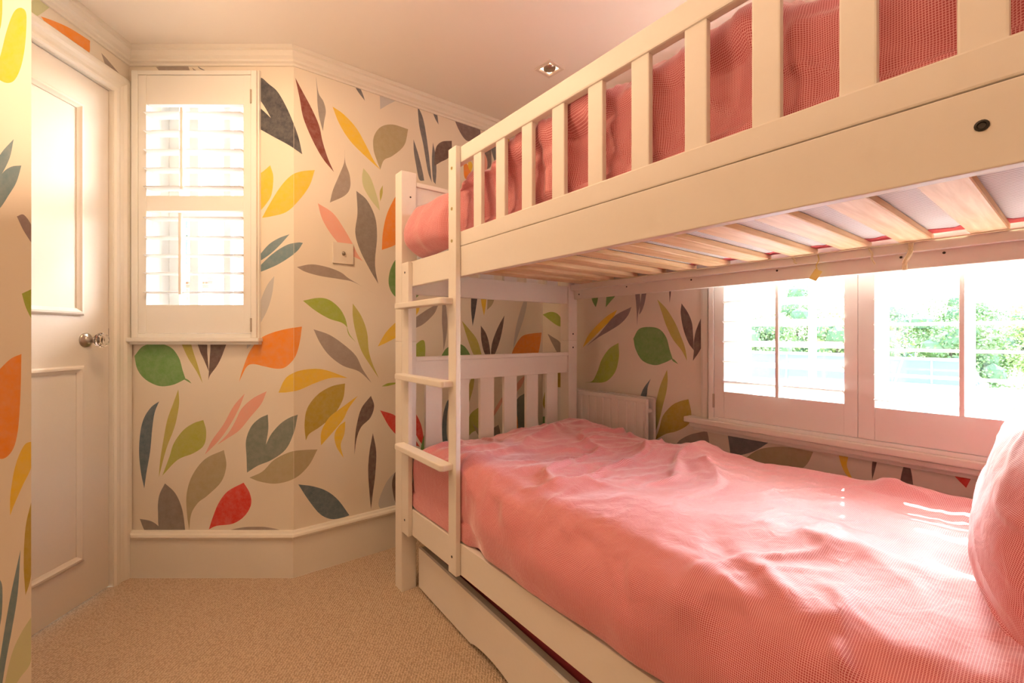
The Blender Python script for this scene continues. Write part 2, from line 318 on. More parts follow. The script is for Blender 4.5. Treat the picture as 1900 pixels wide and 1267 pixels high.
SOCK = (0.57, 0.659, 1.319, 1.412)
LEAVES={
'shutter':[
('navy',[(-1.05,2.073),(-1.012,2.048),(-.977,2.017),(-.941,1.955),(-.91,1.884),(-.888,1.822),(-.875,1.757,1),(-.924,1.791),(-.995,1.83),(-1.05,1.861,1),(-1.05,1.95,1),(-1.03,1.932),(-1.005,1.908,1),(-1.026,1.946),(-1.05,1.983,1)]),
('darkred',[(-.904,2.076,1),(-.875,2.021),(-.835,1.946),(-.804,1.875),(-.791,1.813),(-.768,1.742),(-.743,1.682,1),(-.791,1.742),(-.835,1.822),(-.87,1.91),(-.885,1.99)]),
('greige',[(-.897,1.287,1),(-.835,1.298),(-.764,1.285),(-.711,1.263),(-.675,1.236),(-.569,1.174,1),(-.658,1.223),(-.72,1.236),(-.799,1.249),(-.862,1.267)]),
('yellow',[(-1.066,1.68),(-1.046,1.68),(-1.008,1.711,1),(-.995,1.662),(-1.002,1.591),(-1.021,1.555),(-1.052,1.52),(-1.066,1.529)]),
('yellow',[(-.823,1.691,1),(-.844,1.626),(-.888,1.564),(-.941,1.516),(-1.003,1.498),(-1.042,1.492,1),(-1.012,1.547),(-.968,1.618),(-.924,1.666),(-.879,1.686)]),
('teal',[(-.927,1.424,1),(-.968,1.378),(-1.012,1.338),(-1.057,1.309),(-1.066,1.316),(-1.021,1.374),(-.977,1.405)]),
('teal',[(-.871,1.388,1),(-.897,1.351),(-.959,1.307),(-1.012,1.281),(-1.057,1.265),(-1.061,1.279),(-1.003,1.338),(-.941,1.378),(-.893,1.389)]),
('paleblue',[(-.991,1.249,1),(-1.0,1.175),(-1.02,1.108),(-1.056,1.04,1),(-1.052,1.13),(-1.022,1.209)]),
('green',[(-1.574,.916,1),(-1.538,.957),(-1.48,.968),(-1.423,.952),(-1.389,.909),(-1.373,.856),(-1.361,.82,1),(-1.413,.796),(-1.471,.791),(-1.528,.818),(-1.562,.861)]),
('green',[(-1.365,.824,1),(-1.348,.815),(-1.336,.801,1),(-1.365,.817,1)]),
('olive',[(-1.389,1.005),(-1.353,1.005),(-1.327,.928),(-1.308,.87),(-1.29,.803,1),(-1.318,.856),(-1.356,.918)]),
('brown',[(-1.318,1.005),(-1.275,1.005),(-1.27,.928),(-1.264,.851,1),(-1.284,.899),(-1.303,.942)]),
('brown',[(-1.249,1.005),(-1.185,1.005),(-1.203,.933),(-1.227,.88),(-1.258,.837),(-1.266,.815,1),(-1.262,.88),(-1.258,.937)]),
('orange',[(-.876,1.039,1),(-.887,.966),(-.906,.909),(-.944,.87),(-.982,.863),(-1.03,.872),(-1.078,.882),(-1.107,.87),(-1.138,.808,1),(-1.126,.851),(-1.097,.928),(-1.059,.981),(-1.011,1.009),(-.944,1.028)]),
('paleblue',[(-1.069,.995),(-1.083,.968),(-1.105,.945,1),(-1.105,.961),(-1.093,.985)]),
('olive',[(-1.391,.777,1),(-1.388,.717),(-1.399,.65),(-1.413,.602),(-1.442,.526),(-1.473,.409,1),(-1.466,.487),(-1.452,.574),(-1.437,.65),(-1.413,.717)]),
('blue',[(-1.471,.727,1),(-1.49,.679),(-1.5,.612),(-1.509,.516),(-1.524,.43),(-1.533,.364,1),(-1.547,.43),(-1.555,.516),(-1.549,.602),(-1.533,.66),(-1.504,.703)]),
('lime2',[(-1.287,.649,1),(-1.275,.602),(-1.284,.545),(-1.327,.511),(-1.394,.483),(-1.458,.417,1),(-1.428,.497),(-1.409,.554),(-1.37,.607),(-1.327,.636)]),
('pink',[(-1.114,.76,1),(-1.136,.703),(-1.174,.631),(-1.222,.564),(-1.281,.505,1),(-1.251,.564),(-1.203,.631),(-1.16,.708)]),
('pink',[(-1.023,.769,1),(-1.045,.717),(-1.088,.665),(-1.136,.607),(-1.184,.574),(-1.229,.546,1),(-1.184,.593),(-1.155,.641),(-1.126,.698),(-1.078,.741)]),
('tealgrey',[(-1.018,.672,1),(-1.016,.612),(-1.026,.547,1),(-1.002,.593),(-.963,.636),(-.925,.66),(-.892,.672,1),(-.911,.593),(-.944,.526),(-1.002,.483),(-1.059,.459),(-1.105,.43,1),(-1.107,.497),(-1.109,.564),(-1.088,.621),(-1.054,.655)]),
('tan',[(-1.201,.524,1),(-1.191,.459),(-1.212,.392),(-1.27,.334),(-1.308,.305),(-1.337,.258),(-1.346,.189,1),(-1.356,.267),(-1.356,.344),(-1.332,.42),(-1.279,.487)]),
('tan',[(-.811,.527,1),(-.848,.459),(-.906,.406),(-.982,.384),(-1.049,.392),(-1.095,.409,1),(-1.04,.435),(-.992,.483),(-.925,.516),(-.867,.524)]),
('warmgrey',[(-1.447,.385,1),(-1.404,.344),(-1.375,.277),(-1.363,.192),(-1.363,.171),(-1.461,.171),(-1.476,.267),(-1.471,.334)]),
('warmgrey',[(-1.552,.237,1),(-1.509,.229),(-1.48,.212),(-1.461,.186),(-1.5,.171),(-1.53,.186)]),
('red',[(-1.119,.388,1),(-1.093,.344),(-1.088,.296),(-1.116,.248),(-1.164,.217),(-1.231,.208),(-1.264,.193,1),(-1.246,.248),(-1.222,.305),(-1.184,.353)]),
('greige',[(-1.174,.186),(-1.126,.201),(-1.078,.204),(-1.021,.202),(-.968,.186)]),
('yellow',[(-.974,.763,1),(-.944,.823),(-.896,.851),(-.829,.863),(-.772,.856),(-.686,.824,1),(-.753,.824),(-.82,.803),(-.887,.775),(-.935,.765)]),
('greige',[(-1.484,2.12,1),(-1.452,2.123),(-1.35,2.124,1),(-1.338,2.091,1),(-1.452,2.096)]),
('greige',[(-1.335,2.119,1),(-1.325,2.112),(-1.303,2.099,1),(-1.323,2.102)]),
('slate',[(-1.313,2.126,1),(-1.298,2.116),(-1.266,2.1,1),(-1.288,2.107),(-1.303,2.114)]),
('red',[(-1.607,1.166,1),(-1.575,1.162),(-1.575,1.07,1),(-1.591,1.083),(-1.607,1.097)]),
('teal',[(-1.607,1.932),(-1.575,1.935),(-1.575,1.901),(-1.607,1.903)]),
('teal',[(-1.607,1.467),(-1.591,1.49),(-1.575,1.501),(-1.575,1.386),(-1.607,1.393)]),
('greige',[(-1.607,1.692),(-1.575,1.694),(-1.575,1.663),(-1.607,1.665)]),],
'angled':[
('navy',[(.291,2.029),(.323,2.016),(.354,1.997),(.386,1.946),(.414,1.884),(.434,1.827),(.447,1.765,1),(.402,1.787),(.339,1.81),(.291,1.826,1),(.291,1.912,1),(.308,1.9),(.329,1.883,1),(.312,1.914),(.291,1.943,1)]),
('darkred',[(.42,2.078,1),(.447,2.032),(.485,1.968),(.515,1.904),(.528,1.843),(.55,1.775),(.576,1.719,1),(.528,1.769),(.485,1.841),(.451,1.921),(.437,1.997)]),
('grey',[(.501,2.114,1),(.512,2.045),(.532,2.015),(.542,1.976),(.535,1.928),(.53,1.885,1),(.515,1.94),(.508,1.993),(.506,2.047)]),
('yellow',[(.57,2.005,1),(.618,1.985),(.674,1.94),(.718,1.874),(.753,1.815),(.788,1.775,1),(.713,1.824),(.646,1.875),(.599,1.938)]),
('tan',[(.925,2.006,1),(.905,1.923),(.846,1.857),(.804,1.827),(.785,1.778,1),(.768,1.818),(.753,1.864),(.755,1.924),(.788,1.978),(.846,2.006)]),
('greige',[(.623,1.835,1),(.625,1.774),(.644,1.721),(.646,1.665),(.622,1.624),(.559,1.582,1),(.572,1.64),(.599,1.712),(.62,1.773)]),
('palegreen',[(.706,1.766,1),(.738,1.732),(.763,1.669),(.777,1.622),(.783,1.585,1),(.743,1.625),(.708,1.677),(.7,1.724)]),
('olive',[(.797,1.707,1),(.796,1.665),(.785,1.628,1),(.783,1.673)]),
('pink',[(.509,1.57,1),(.572,1.538),(.618,1.479),(.655,1.418),(.679,1.372),(.703,1.341,1),(.636,1.372),(.572,1.435),(.528,1.503)]),
('warmgrey',[(.674,1.656,1),(.723,1.622),(.761,1.55),(.77,1.462),(.761,1.362),(.763,1.303),(.776,1.242,1),(.733,1.31),(.689,1.393),(.669,1.468),(.679,1.556)]),
('orange',[(.916,1.751,1),(.867,1.679),(.819,1.579),(.798,1.486),(.793,1.403,1),(.856,1.433),(.91,1.481),(.932,1.598)]),
('greige',[(.426,1.288,1),(.485,1.305),(.554,1.298),(.608,1.28),(.646,1.254),(.763,1.194,1),(.665,1.241),(.599,1.251),(.519,1.258),(.459,1.271)]),
('green',[(.899,1.399,1),(.858,1.361),(.831,1.302),(.828,1.237),(.858,1.188),(.918,1.165),(.975,1.194),(1.019,1.245),(1.049,1.307,1),(.975,1.354),(.932,1.389)]),
('yellow',[(.497,1.71,1),(.476,1.639),(.434,1.568),(.386,1.511),(.331,1.484),(.297,1.473,1),(.323,1.53),(.362,1.607),(.402,1.664),(.443,1.692)]),
('teal',[(.45,1.392,1),(.426,1.353),(.37,1.303),(.323,1.272),(.285,1.253),(.282,1.267),(.331,1.329),(.386,1.375),(.43,1.391)]),
('slate',[(.66,2.142,1),(.684,2.136),(.703,2.104),(.713,2.076,1),(.679,2.11)]),
('paleblue',[(.778,2.178),(.867,2.148),(.867,2.13),(.824,2.094),(.785,2.059,1),(.783,2.12)]),
('slate',[(.974,2.138,1),(1.006,2.077),(1.03,1.956),(1.045,1.842),(1.052,1.774,1),(1.03,1.828),(1.006,1.95),(.984,2.039)]),
('slate',[(.953,1.964,1),(.978,1.9),(1.001,1.821),(1.011,1.774,1),(.983,1.775),(.966,1.845),(.955,1.905)]),
('slate',[(1.059,1.977,1),(1.074,1.914),(1.079,1.839),(1.074,1.769,1),(1.059,1.792),(1.053,1.887)]),
('slate',[(1.047,2.154,1),(1.079,2.136),(1.091,2.077,1),(1.071,2.102)]),
('brown2',[(1.17,2.159,1),(1.34,2.153,1),(1.342,2.084),(1.268,2.039),(1.215,2.077)]),
('brown2',[(1.359,2.064),(1.409,2.059),(1.42,1.996),(1.413,1.935),(1.363,1.923)]),
('slate',[(1.406,2.097,1),(1.45,2.07),(1.461,2.006),(1.442,1.972,1),(1.42,2.026)]),
('orange',[(1.239,1.929,1),(1.273,1.902),(1.286,1.847),(1.246,1.839)]),
('yellow',[(1.266,1.944,1),(1.296,1.922),(1.286,1.876,1),(1.269,1.901)]),
('yellow',[(1.487,2.134),(1.564,2.186),(1.603,2.129),(1.544,2.027),(1.495,2.045)]),
('orange',[(.446,1.039,1),(.436,.966),(.418,.909),(.383,.872),(.349,.866),(.308,.877),(.268,.888),(.244,.878),(.219,.821,1),(.228,.86),(.252,.932),(.284,.981),(.324,1.009),(.383,1.028)]),
('tealgrey',[(.318,.683,1),(.32,.624),(.311,.562,1),(.333,.604),(.366,.642),(.401,.661),(.43,.67,1),(.414,.593),(.383,.531),(.333,.496),(.284,.482),(.245,.462,1),(.244,.525),(.242,.589),(.26,.641),(.288,.669)]),
('tan',[(.508,.512,1),(.472,.448),(.418,.405),(.349,.397),(.292,.416),(.253,.44,1),(.3,.456),(.341,.495),(.401,.518),(.454,.518)]),
('lime',[(.45,1.148,1),(.509,1.163),(.556,1.157),(.6,1.122),(.625,1.077),(.634,1.038,1),(.61,1.058),(.556,1.075),(.499,1.108)]),
('lime',[(.63,1.046,1),(.645,1.005),(.673,.97,1),(.64,1.005)]),
('olive',[(.658,1.146,1),(.697,1.089),(.723,1.016),(.731,.931),(.75,.867),(.779,.801,1),(.739,.862),(.697,.932),(.671,1.015),(.658,1.088)]),
('greige',[(.492,1.028,1),(.556,1.005),(.615,.964),(.671,.911),(.702,.848),(.743,.784,1),(.686,.838),(.615,.867),(.556,.915),(.518,.97)]),
('yellow',[(.357,.768,1),(.383,.824),(.427,.851),(.49,.859),(.546,.85),(.635,.812,1),(.566,.816),(.499,.798),(.436,.773),(.392,.767)]),
('mustard',[(.624,.788,1),(.615,.719),(.575,.652),(.518,.608),(.476,.584),(.461,.557,1),(.456,.626),(.467,.693),(.509,.748),(.566,.779)]),
('yellow',[(.681,.729,1),(.64,.676),(.615,.627),(.566,.572),(.522,.527,1),(.524,.588),(.556,.644),(.605,.679)]),
('yellow',[(.625,.619,1),(.621,.565),(.605,.516),(.618,.456,1),(.588,.509),(.578,.561),(.595,.599)]),
('brown',[(.741,.723,1),(.756,.675),(.739,.623),(.697,.586),(.676,.537),(.665,.462,1),(.668,.538),(.676,.599),(.697,.67)]),
('brown',[(.75,.55,1),(.766,.46),(.761,.354),(.75,.271),(.741,.199,1),(.734,.275),(.728,.381),(.734,.465)]),
('blue',[(.432,.377,1),(.49,.357),(.546,.325),(.595,.274),(.643,.196,1),(.615,.193),(.566,.198),(.518,.232),(.472,.302)]),
('yellow',[(.896,1.091,1),(.855,1.059),(.81,1.013),(.773,.95,1),(.828,.974),(.891,1.013)]),
('red',[(.784,.652,1),(.863,.616),(.927,.543),(.967,.482),(.987,.45,1),(.904,.491),(.836,.56)]),
('red',[(.91,.689,1),(.97,.609),(.999,.539),(1.013,.44,1),(.975,.497),(.932,.587)]),
('paleblue',[(.938,.376,1),(.855,.346),(.805,.292),(.779,.202),(.863,.157),(.947,.216)]),
('lime',[(.792,.763,1),(.823,.776),(.877,.775),(.823,.763)]),
('greige',[(1.11,1.174,1),(1.088,1.154),(1.07,1.117),(1.036,1.082),(.999,1.054),(.961,1.037),(.918,1.013,1),(.947,1.074),(1.007,1.119),(1.051,1.145)]),
('greige',[(1.113,1.174,1),(1.133,1.156),(1.138,1.12),(1.143,1.067),(1.138,1.008),(1.12,.925,1),(1.116,1.008),(1.11,1.077)]),
('yellow',[(1.004,1.182,1),(.987,1.142),(.978,1.117),(.952,1.082,1),(.955,1.127)]),
('lime',[(.947,.942,1),(.99,.976),(1.013,.97),(1.016,.908),(1.004,.834),(.961,.875)]),
('green',[(1.098,.876,1),(1.116,.911),(1.142,.939),(1.199,.958),(1.246,.943),(1.283,.893),(1.307,.82,1),(1.239,.794),(1.142,.813)]),
('olive',[(1.229,1.08,1),(1.273,1.037),(1.324,.98),(1.352,.906),(1.377,.831,1),(1.307,.892),(1.266,.98)]),
('navy',[(1.29,1.269,1),(1.338,1.273,1),(1.314,1.131),(1.296,1.052,1),(1.286,1.153)]),
('yellow',[(1.342,1.273,1),(1.395,1.276,1),(1.381,1.163),(1.37,1.109,1),(1.352,1.185)]),
('tan',[(1.395,1.276,1),(1.461,1.281,1),(1.431,1.183),(1.391,1.143,1)]),
('brown',[(1.349,1.056,1),(1.384,1.012),(1.406,.949),(1.417,.854,1),(1.373,.905),(1.352,.979)]),
('brown',[(1.51,1.116,1),(1.495,1.034),(1.468,.949),(1.42,.853,1),(1.417,.919),(1.431,.979),(1.468,1.054)]),
('orange',[(1.791,1.02,1),(1.778,.945),(1.756,.88),(1.706,.843),(1.644,.836),(1.564,.861),(1.537,.809,1),(1.564,.901),(1.591,.947),(1.636,.996),(1.696,1.012)]),
('paleblue',[(1.664,1.232,1),(1.676,1.194),(1.652,1.104),(1.611,1.009),(1.572,.922,1),(1.591,1.041),(1.627,1.151)]),
('blue',[(1.167,.686,1),(1.145,.624),(1.138,.507),(1.151,.394,1),(1.116,.455),(1.113,.566),(1.135,.652)]),
('olive',[(1.31,.805,1),(1.303,.733),(1.286,.676),(1.259,.607,1),(1.266,.707),(1.283,.763)]),
('lime2',[(1.373,.619,1),(1.377,.55),(1.342,.495),(1.29,.479),(1.232,.424,1),(1.259,.506),(1.279,.576),(1.324,.606)]),
('pink',[(1.533,.696,1),(1.487,.614),(1.442,.558),(1.395,.504,1),(1.45,.602)]),
('pink',[(1.668,.771,1),(1.636,.71),(1.595,.672),(1.525,.595,1),(1.564,.669),(1.611,.734)]),
('warmgrey',[(1.468,.501,1),(1.48,.448),(1.45,.4),(1.413,.367,1),(1.42,.471)]),
('tealgrey',[(1.656,.661,1),(1.66,.591,1),(1.676,.574,1),(1.701,.546),(1.668,.454),(1.595,.432),(1.544,.393,1),(1.564,.545),(1.603,.634)]),],
'window':[
('lime',[(2.025,1.129,1),(1.978,1.14),(1.945,1.142),(1.906,1.133),(1.873,1.109),(1.844,1.053,1),(1.884,1.056),(1.939,1.08)]),
('greige',[(1.982,1.013,1),(1.939,.994),(1.88,.967),(1.844,.923),(1.783,.851,1),(1.871,.878),(1.939,.952)]),
('mustard',[(1.996,.692,1),(1.996,.62),(2.011,.554,1),(2.025,.601)]),
('green',[(2.07,.496,1),(2.001,.513),(1.963,.489),(1.916,.439),(2.011,.423)]),
('mustard',[(1.916,.788),(1.862,.782),(1.848,.714),(1.893,.695)]),
('green',[(1.639,1.229,1),(1.585,1.225,1),(1.588,1.189),(1.602,1.152,1),(1.626,1.187)]),
('green',[(1.527,1.229,1),(1.461,1.228,1),(1.471,1.203),(1.499,1.179),(1.534,1.148,1)]),
('yellow',[(1.459,1.132,1),(1.488,1.091),(1.55,1.044),(1.62,.991),(1.696,.936,1),(1.657,1.0),(1.596,1.054),(1.527,1.101)]),
('mauve',[(1.371,1.142,1),(1.392,1.101),(1.439,1.06),(1.516,1.022),(1.585,.991),(1.667,.945,1),(1.585,1.004),(1.533,1.053),(1.471,1.104)]),
('mauve',[(1.351,1.224,1),(1.324,1.221,1),(1.32,1.155),(1.332,1.107),(1.338,1.049,1),(1.341,1.124)]),
('mauve',[(1.309,1.22,1),(1.282,1.218,1),(1.296,1.154),(1.312,1.118),(1.327,1.101,1),(1.32,1.155)]),
('brown',[(1.164,1.224,1),(1.152,1.223,1),(1.156,1.185),(1.161,1.149,1)]),
('olive',[(1.226,1.17,1),(1.178,1.124),(1.135,1.061),(1.106,1.0),(1.085,.947),(1.075,.89,1),(1.102,.936),(1.144,.984),(1.178,1.046),(1.205,1.117)]),
('brown',[(1.102,1.144,1),(1.073,1.104),(1.053,1.059),(1.047,1.007),(1.043,.937,1),(1.069,.97),(1.093,1.03),(1.106,1.098)]),
('brown',[(.98,1.136,1),(.984,1.064),(.995,.985),(1.018,.934),(1.048,.891,1),(1.043,.941),(1.043,.978),(1.029,1.036)]),
('green',[(1.36,.987,1),(1.327,1.033),(1.269,1.042),(1.214,1.031),(1.178,.992),(1.161,.938),(1.146,.897,1),(1.187,.877),(1.241,.863),(1.307,.881),(1.346,.933)]),
('green',[(1.152,.9,1),(1.135,.891),(1.118,.874,1),(1.144,.886)]),
('lime',[(1.451,.964,1),(1.448,.897),(1.466,.827),(1.504,.781),(1.55,.757),(1.62,.75),(1.679,.747,1),(1.626,.758),(1.591,.81),(1.561,.875),(1.51,.934)]),
('blue',[(1.261,.798,1),(1.277,.758),(1.283,.717),(1.298,.674),(1.327,.671),(1.317,.713),(1.299,.752)]),
('olive',[(1.174,.846,1),(1.171,.798),(1.178,.743),(1.196,.679),(1.218,.597),(1.25,.52,1),(1.246,.609),(1.232,.69),(1.209,.772)]),
('mustard',[(1.069,.723,1),(1.055,.66),(1.069,.613),(1.127,.573),(1.178,.553),(1.236,.515,1),(1.214,.574),(1.196,.632),(1.152,.684),(1.11,.709)]),
('greige',[(.984,.599,1),(.976,.563),(.974,.513),(1.006,.441),(1.085,.453),(1.127,.512),(1.069,.565)]),
('slate',[(.904,.646,1),(.797,.649),(.72,.623),(.753,.585),(.797,.55),(.843,.527),(.884,.51,1),(.891,.565)]),
('tan',[(.877,.454,1),(.835,.507),(.779,.56),(.718,.584),(.667,.592),(.593,.591,1),(.612,.544),(.646,.506),(.703,.464),(.802,.447)]),
('yellow',[(.58,.63),(.557,.631),(.57,.613),(.581,.597,1)]),
('yellow',[(.523,.634,1),(.484,.634,1),(.492,.59),(.494,.561),(.477,.519,1),(.499,.538),(.514,.578)]),
('brown',[(.422,.632,1),(.409,.632,1),(.418,.578),(.427,.535,1),(.428,.576)]),
('brown',[(.343,.622,1),(.334,.598),(.328,.554),(.327,.502),(.362,.492),(.359,.526),(.354,.574)]),
('red',[(.265,.633,1),(.187,.638,1),(.202,.599),(.213,.567,1),(.234,.591)]),],
'near':[
('yellow',[(-1.082,1.722),(-1.07,1.712),(-1.069,1.679),(-1.073,1.631),(-1.082,1.589),(-1.097,1.561),(-1.118,1.558),(-1.136,1.577),(-1.124,1.625),(-1.112,1.673),(-1.097,1.712)]),
('yellow',[(-1.139,1.763),(-1.124,1.751),(-1.122,1.721),(-1.124,1.691),(-1.129,1.664,1),(-1.145,1.703)]),
('teal',[(-1.097,1.433,1),(-1.106,1.391),(-1.127,1.35),(-1.151,1.32,1),(-1.142,1.367),(-1.124,1.403)]),
('teal',[(-1.08,1.375,1),(-1.091,1.338),(-1.109,1.308),(-1.127,1.281),(-1.163,1.242,1),(-1.145,1.308),(-1.124,1.355),(-1.103,1.372)]),
('mauve',[(-1.09,1.263,1),(-1.074,1.266),(-1.055,1.236),(-1.055,1.2,1),(-1.076,1.233)]),
('lime',[(-1.079,1.093,1),(-1.055,1.104,1),(-1.052,1.026,1),(-1.07,1.062)]),
('orange',[(-1.08,.96,1),(-1.082,.871),(-1.088,.79),(-1.101,.746),(-1.127,.729),(-1.165,.753),(-1.171,.84),(-1.146,.902),(-1.108,.946)]),
('yellow',[(-1.055,.768,1),(-1.057,.715),(-1.077,.671),(-1.096,.628),(-1.105,.604,1),(-1.104,.653),(-1.093,.715),(-1.074,.759)]),
('mustard',[(-1.057,.64,1),(-1.055,.528),(-1.06,.465),(-1.071,.429,1),(-1.075,.497),(-1.071,.578)]),
('teal',[(-1.082,.529,1),(-1.088,.434),(-1.101,.353),(-1.113,.29),(-1.124,.222,1),(-1.133,.236),(-1.122,.322),(-1.105,.422)]),
('palegreen',[(-1.052,.39,1),(-1.057,.29),(-1.083,.247),(-1.108,.209),(-1.118,.222),(-1.102,.297),(-1.08,.347)]),
('teal',[(-1.128,.465,1),(-1.122,.447),(-1.123,.39),(-1.131,.34,1),(-1.135,.403)]),],
'door':[
('orange',[(.278,2.071,1),(.231,2.088),(.172,2.103),(.095,2.11,1),(.105,2.053),(.192,2.017)]),
('greige',[(.047,2.095,1),(.013,2.084),(-.052,2.051),(.013,2.03),(.031,2.062)]),
('palegreen',[(.321,2.075),(.278,2.135),(.231,2.156),(.278,2.079),(.306,2.051)]),],
}

# ---------------------------------------------------------------- walls with their printed leaf paper
AY = 2.025; CXR = 1.80; DB = 1.856; CEIL = 2.186
def smooth_outline(pts, k=5):
    """closed outline; points flagged with a third value are sharp tips, the rest is a Catmull-Rom curve"""
    n = len(pts); P = [np.array(p[:2], float) for p in pts]; sharp = [len(p) > 2 for p in pts]; out = []
    for i in range(n):
        p1, p2 = P[i], P[(i+1) % n]
        p0 = P[i-1] if not sharp[i] else 2*p1-p2
        p3 = P[(i+2) % n] if not sharp[(i+1) % n] else 2*p2-p1
        for j in range(k):
            t = j/k
            out.append(tuple(.5*((2*p1)+(p2-p0)*t+(2*p0-5*p1+4*p2-p3)*t*t+(3*p1-p0-3*p2+p3)*t**3)))
    return out
def inside(poly, x, y):
    px = np.array([p[0] for p in poly]); py = np.array([p[1] for p in poly]); qx = np.roll(px, -1); qy = np.roll(py, -1)
    x = np.asarray(x)[:, None]; y = np.asarray(y)[:, None]
    c = ((py > y) != (qy > y)) & (x < (qx-px)*(y-py)/(qy-py+1e-12)+px)
    return (c.sum(1) % 2) == 1
def clip_rect(poly, x0, x1, y0, y1):
    def cl(P, f, g):
        o = []
        for i in range(len(P)):
            a, b = P[i-1], P[i]
            if f(b):
                if not f(a): o.append(g(a, b))
                o.append(b)
            elif f(a): o.append(g(a, b))
        return o
    def ix(v): return lambda a, b: (v, a[1]+(b[1]-a[1])*(v-a[0])/(b[0]-a[0]))
    def iy(v): return lambda a, b: (a[0]+(b[0]-a[0])*(v-a[1])/(b[1]-a[1]), v)
    for f, g in ((lambda p: p[0] >= x0, ix(x0)), (lambda p: p[0] <= x1, ix(x1)), (lambda p: p[1] >= y0, iy(y0)), (lambda p: p[1] <= y1, iy(y1))):
        if poly: poly = cl(poly, f, g)
    return poly
def paper_wall(name, u0, u1, to_world, out_dir, holes=(), leaves=(), thick=.1, mat='wall', z0=0.0, z1=CEIL):
    rect = [(u0, z0), (u1, z0), (u1, z1), (u0, z1)]
    loops = [rect] + [[(h[0], h[2]), (h[1], h[2]), (h[1], h[3]), (h[0], h[3])] for h in holes]
    shapes = []
    for col, pts in leaves:
        P = clip_rect(smooth_outline(pts), u0+.0005, u1-.0005, z0+.0005, z1-.0005)
        if len(P) > 2: shapes.append((col, P)); loops.append(P)
    V = []; E = []
    for lp in loops:
        s = len(V); V += [Vector(p) for p in lp]; E += [(s+i, s+(i+1) % len(lp)) for i in range(len(lp))]
    vo, eo, fo, *_ = delaunay_2d_cdt(V, E, [], 0, 1e-5)
    cx = np.array([sum(vo[i].x for i in f)/len(f) for f in fo]); cy = np.array([sum(vo[i].y for i in f)/len(f) for f in fo])
    keep = np.ones(len(fo), bool)
    for h in holes: keep &= ~((cx > h[0]) & (cx < h[1]) & (cy > h[2]) & (cy < h[3]))
    col = [PAL['base']+(0.0,)]*len(fo)
    for c, P in shapes:
        for i in np.nonzero(inside(P, cx, cy))[0]: col[i] = PAL[c]+(1.0,)
    out_dir = Vector(out_dir)*thick; n = len(vo)
    verts = [to_world(v.x, v.y) for v in vo]; verts += [v+out_dir for v in verts]
    faces = []; cols = []
    for i, f in enumerate(fo):
        if keep[i]: faces.append(tuple(f)); cols.append(col[i])
    nf = len(faces); cnt = {}
    for f in faces:
        for a, b in zip(f, f[1:]+f[:1]): cnt[(a, b)] = 1
    for f in list(faces[:nf]): faces.append(tuple(i+n for i in f[::-1])); cols.append(PAL['base']+(0.0,))
    for a, b in cnt:
        if (b, a) not in cnt: faces.append((b, a, a+n, b+n)); cols.append(PAL['base']+(0.0,))
    me = bpy.data.meshes.new(name); me.from_pydata([tuple(v) for v in verts], [], faces); me.update()
    at = me.color_attributes.new('print', 'FLOAT_COLOR', 'CORNER'); arr = []
    for p, c in zip(me.polygons, cols): arr += list(c)*p.loop_total
    at.data.foreach_set('color', arr)
    bm = bmesh.new(); bm.from_mesh(me); bmesh.ops.recalc_face_normals(bm, faces=bm.faces); bm.to_mesh(me); bm.free()
    me.materials.append(M[mat]); o = bpy.data.objects.new(name, me); COL.objects.link(o); o['kind'] = 'structure'
    return o
def scatter(u0, u1, z0, z1, n, seed):
    """the same paper on stretches the photograph does not reach: leaves of the same kinds, loosely spread"""
    rnd = random.Random(seed); kinds = ['yellow', 'orange', 'green', 'greige', 'warmgrey', 'teal', 'olive', 'tan', 'brown', 'pink', 'blue', 'red', 'lime']; out = []; cs = []
    for _ in range(n*30):
        if len(out) >= n: break
        u, z = rnd.uniform(u0+.06, u1-.06), rnd.uniform(z0+.06, z1-.06)
        if any((u-a)**2+(z-b)**2 < .19**2 for a, b in cs): continue
        cs.append((u, z)); a = rnd.uniform(-1.2, 1.2)+math.pi/2; Lh = rnd.uniform(.08, .13); w = Lh*rnd.choice((.16, .28, .5, .62)); c, s = math.cos(a), math.sin(a)
        pts = []
        for x, y, t in ((-1, 0, 1), (-.5, .62, 0), (0, 1, 0), (.5, .8, 0), (1, 0, 1), (.45, -.7, 0), (0, -.75, 0), (-.5, -.35, 0)):
            X, Y = x*Lh, y*w*.8; q = (u+X*c-Y*s, z+X*s+Y*c); pts.append(q+(1,) if t else q)
        out.append((rnd.choice(kinds), pts))
    return out
NH = (-CS*0, 0)  # unused pair kept simple
RD = Vector((SN, CS, 0)); RR = Vector((CS, -SN, 0))         # 'into' and 'across' directions of the old square axes
RBL = -1.516-.043*DB
def wdoor(u, z): d = 1.7706-u/1.000924; return W(-1.516-.043*d, d, z)
RC = (DB*CS-AY)/SN                                          # where the window wall's neighbour turns
paper_wall('wall_back', RBL-.02, RC, lambda u, z: W(u, DB, z), RD, holes=[(-1.541, -1.075, 1.009, 2.075)], leaves=LEAVES['shutter'])
PC = W(RC, DB)
paper_wall('wall_corner', PC.x, CXR, lambda u, z: Vector((u, AY, z)), (0, 1, 0), leaves=LEAVES['angled'] + scatter(1.05, 1.75, 1.35, 2.1, 7, 3) + scatter(.8, 1.75, .2, .55, 6, 5))
paper_wall('wall_right', -.42, AY, lambda u, z: Vector((CXR, u, z)), (1, 0, 0), holes=[(-.023, .937, .669, 2.0)],
           leaves=LEAVES['window'] + scatter(1.1, 2.0, 1.3, 2.1, 9, 8) + scatter(.95, 2.0, .2, .5, 7, 9))
paper_wall('wall_left', -.12, .80, wdoor, (-RR).normalized(), holes=[(-.004, .766, 0.0, 1.978)], leaves=LEAVES['door'])
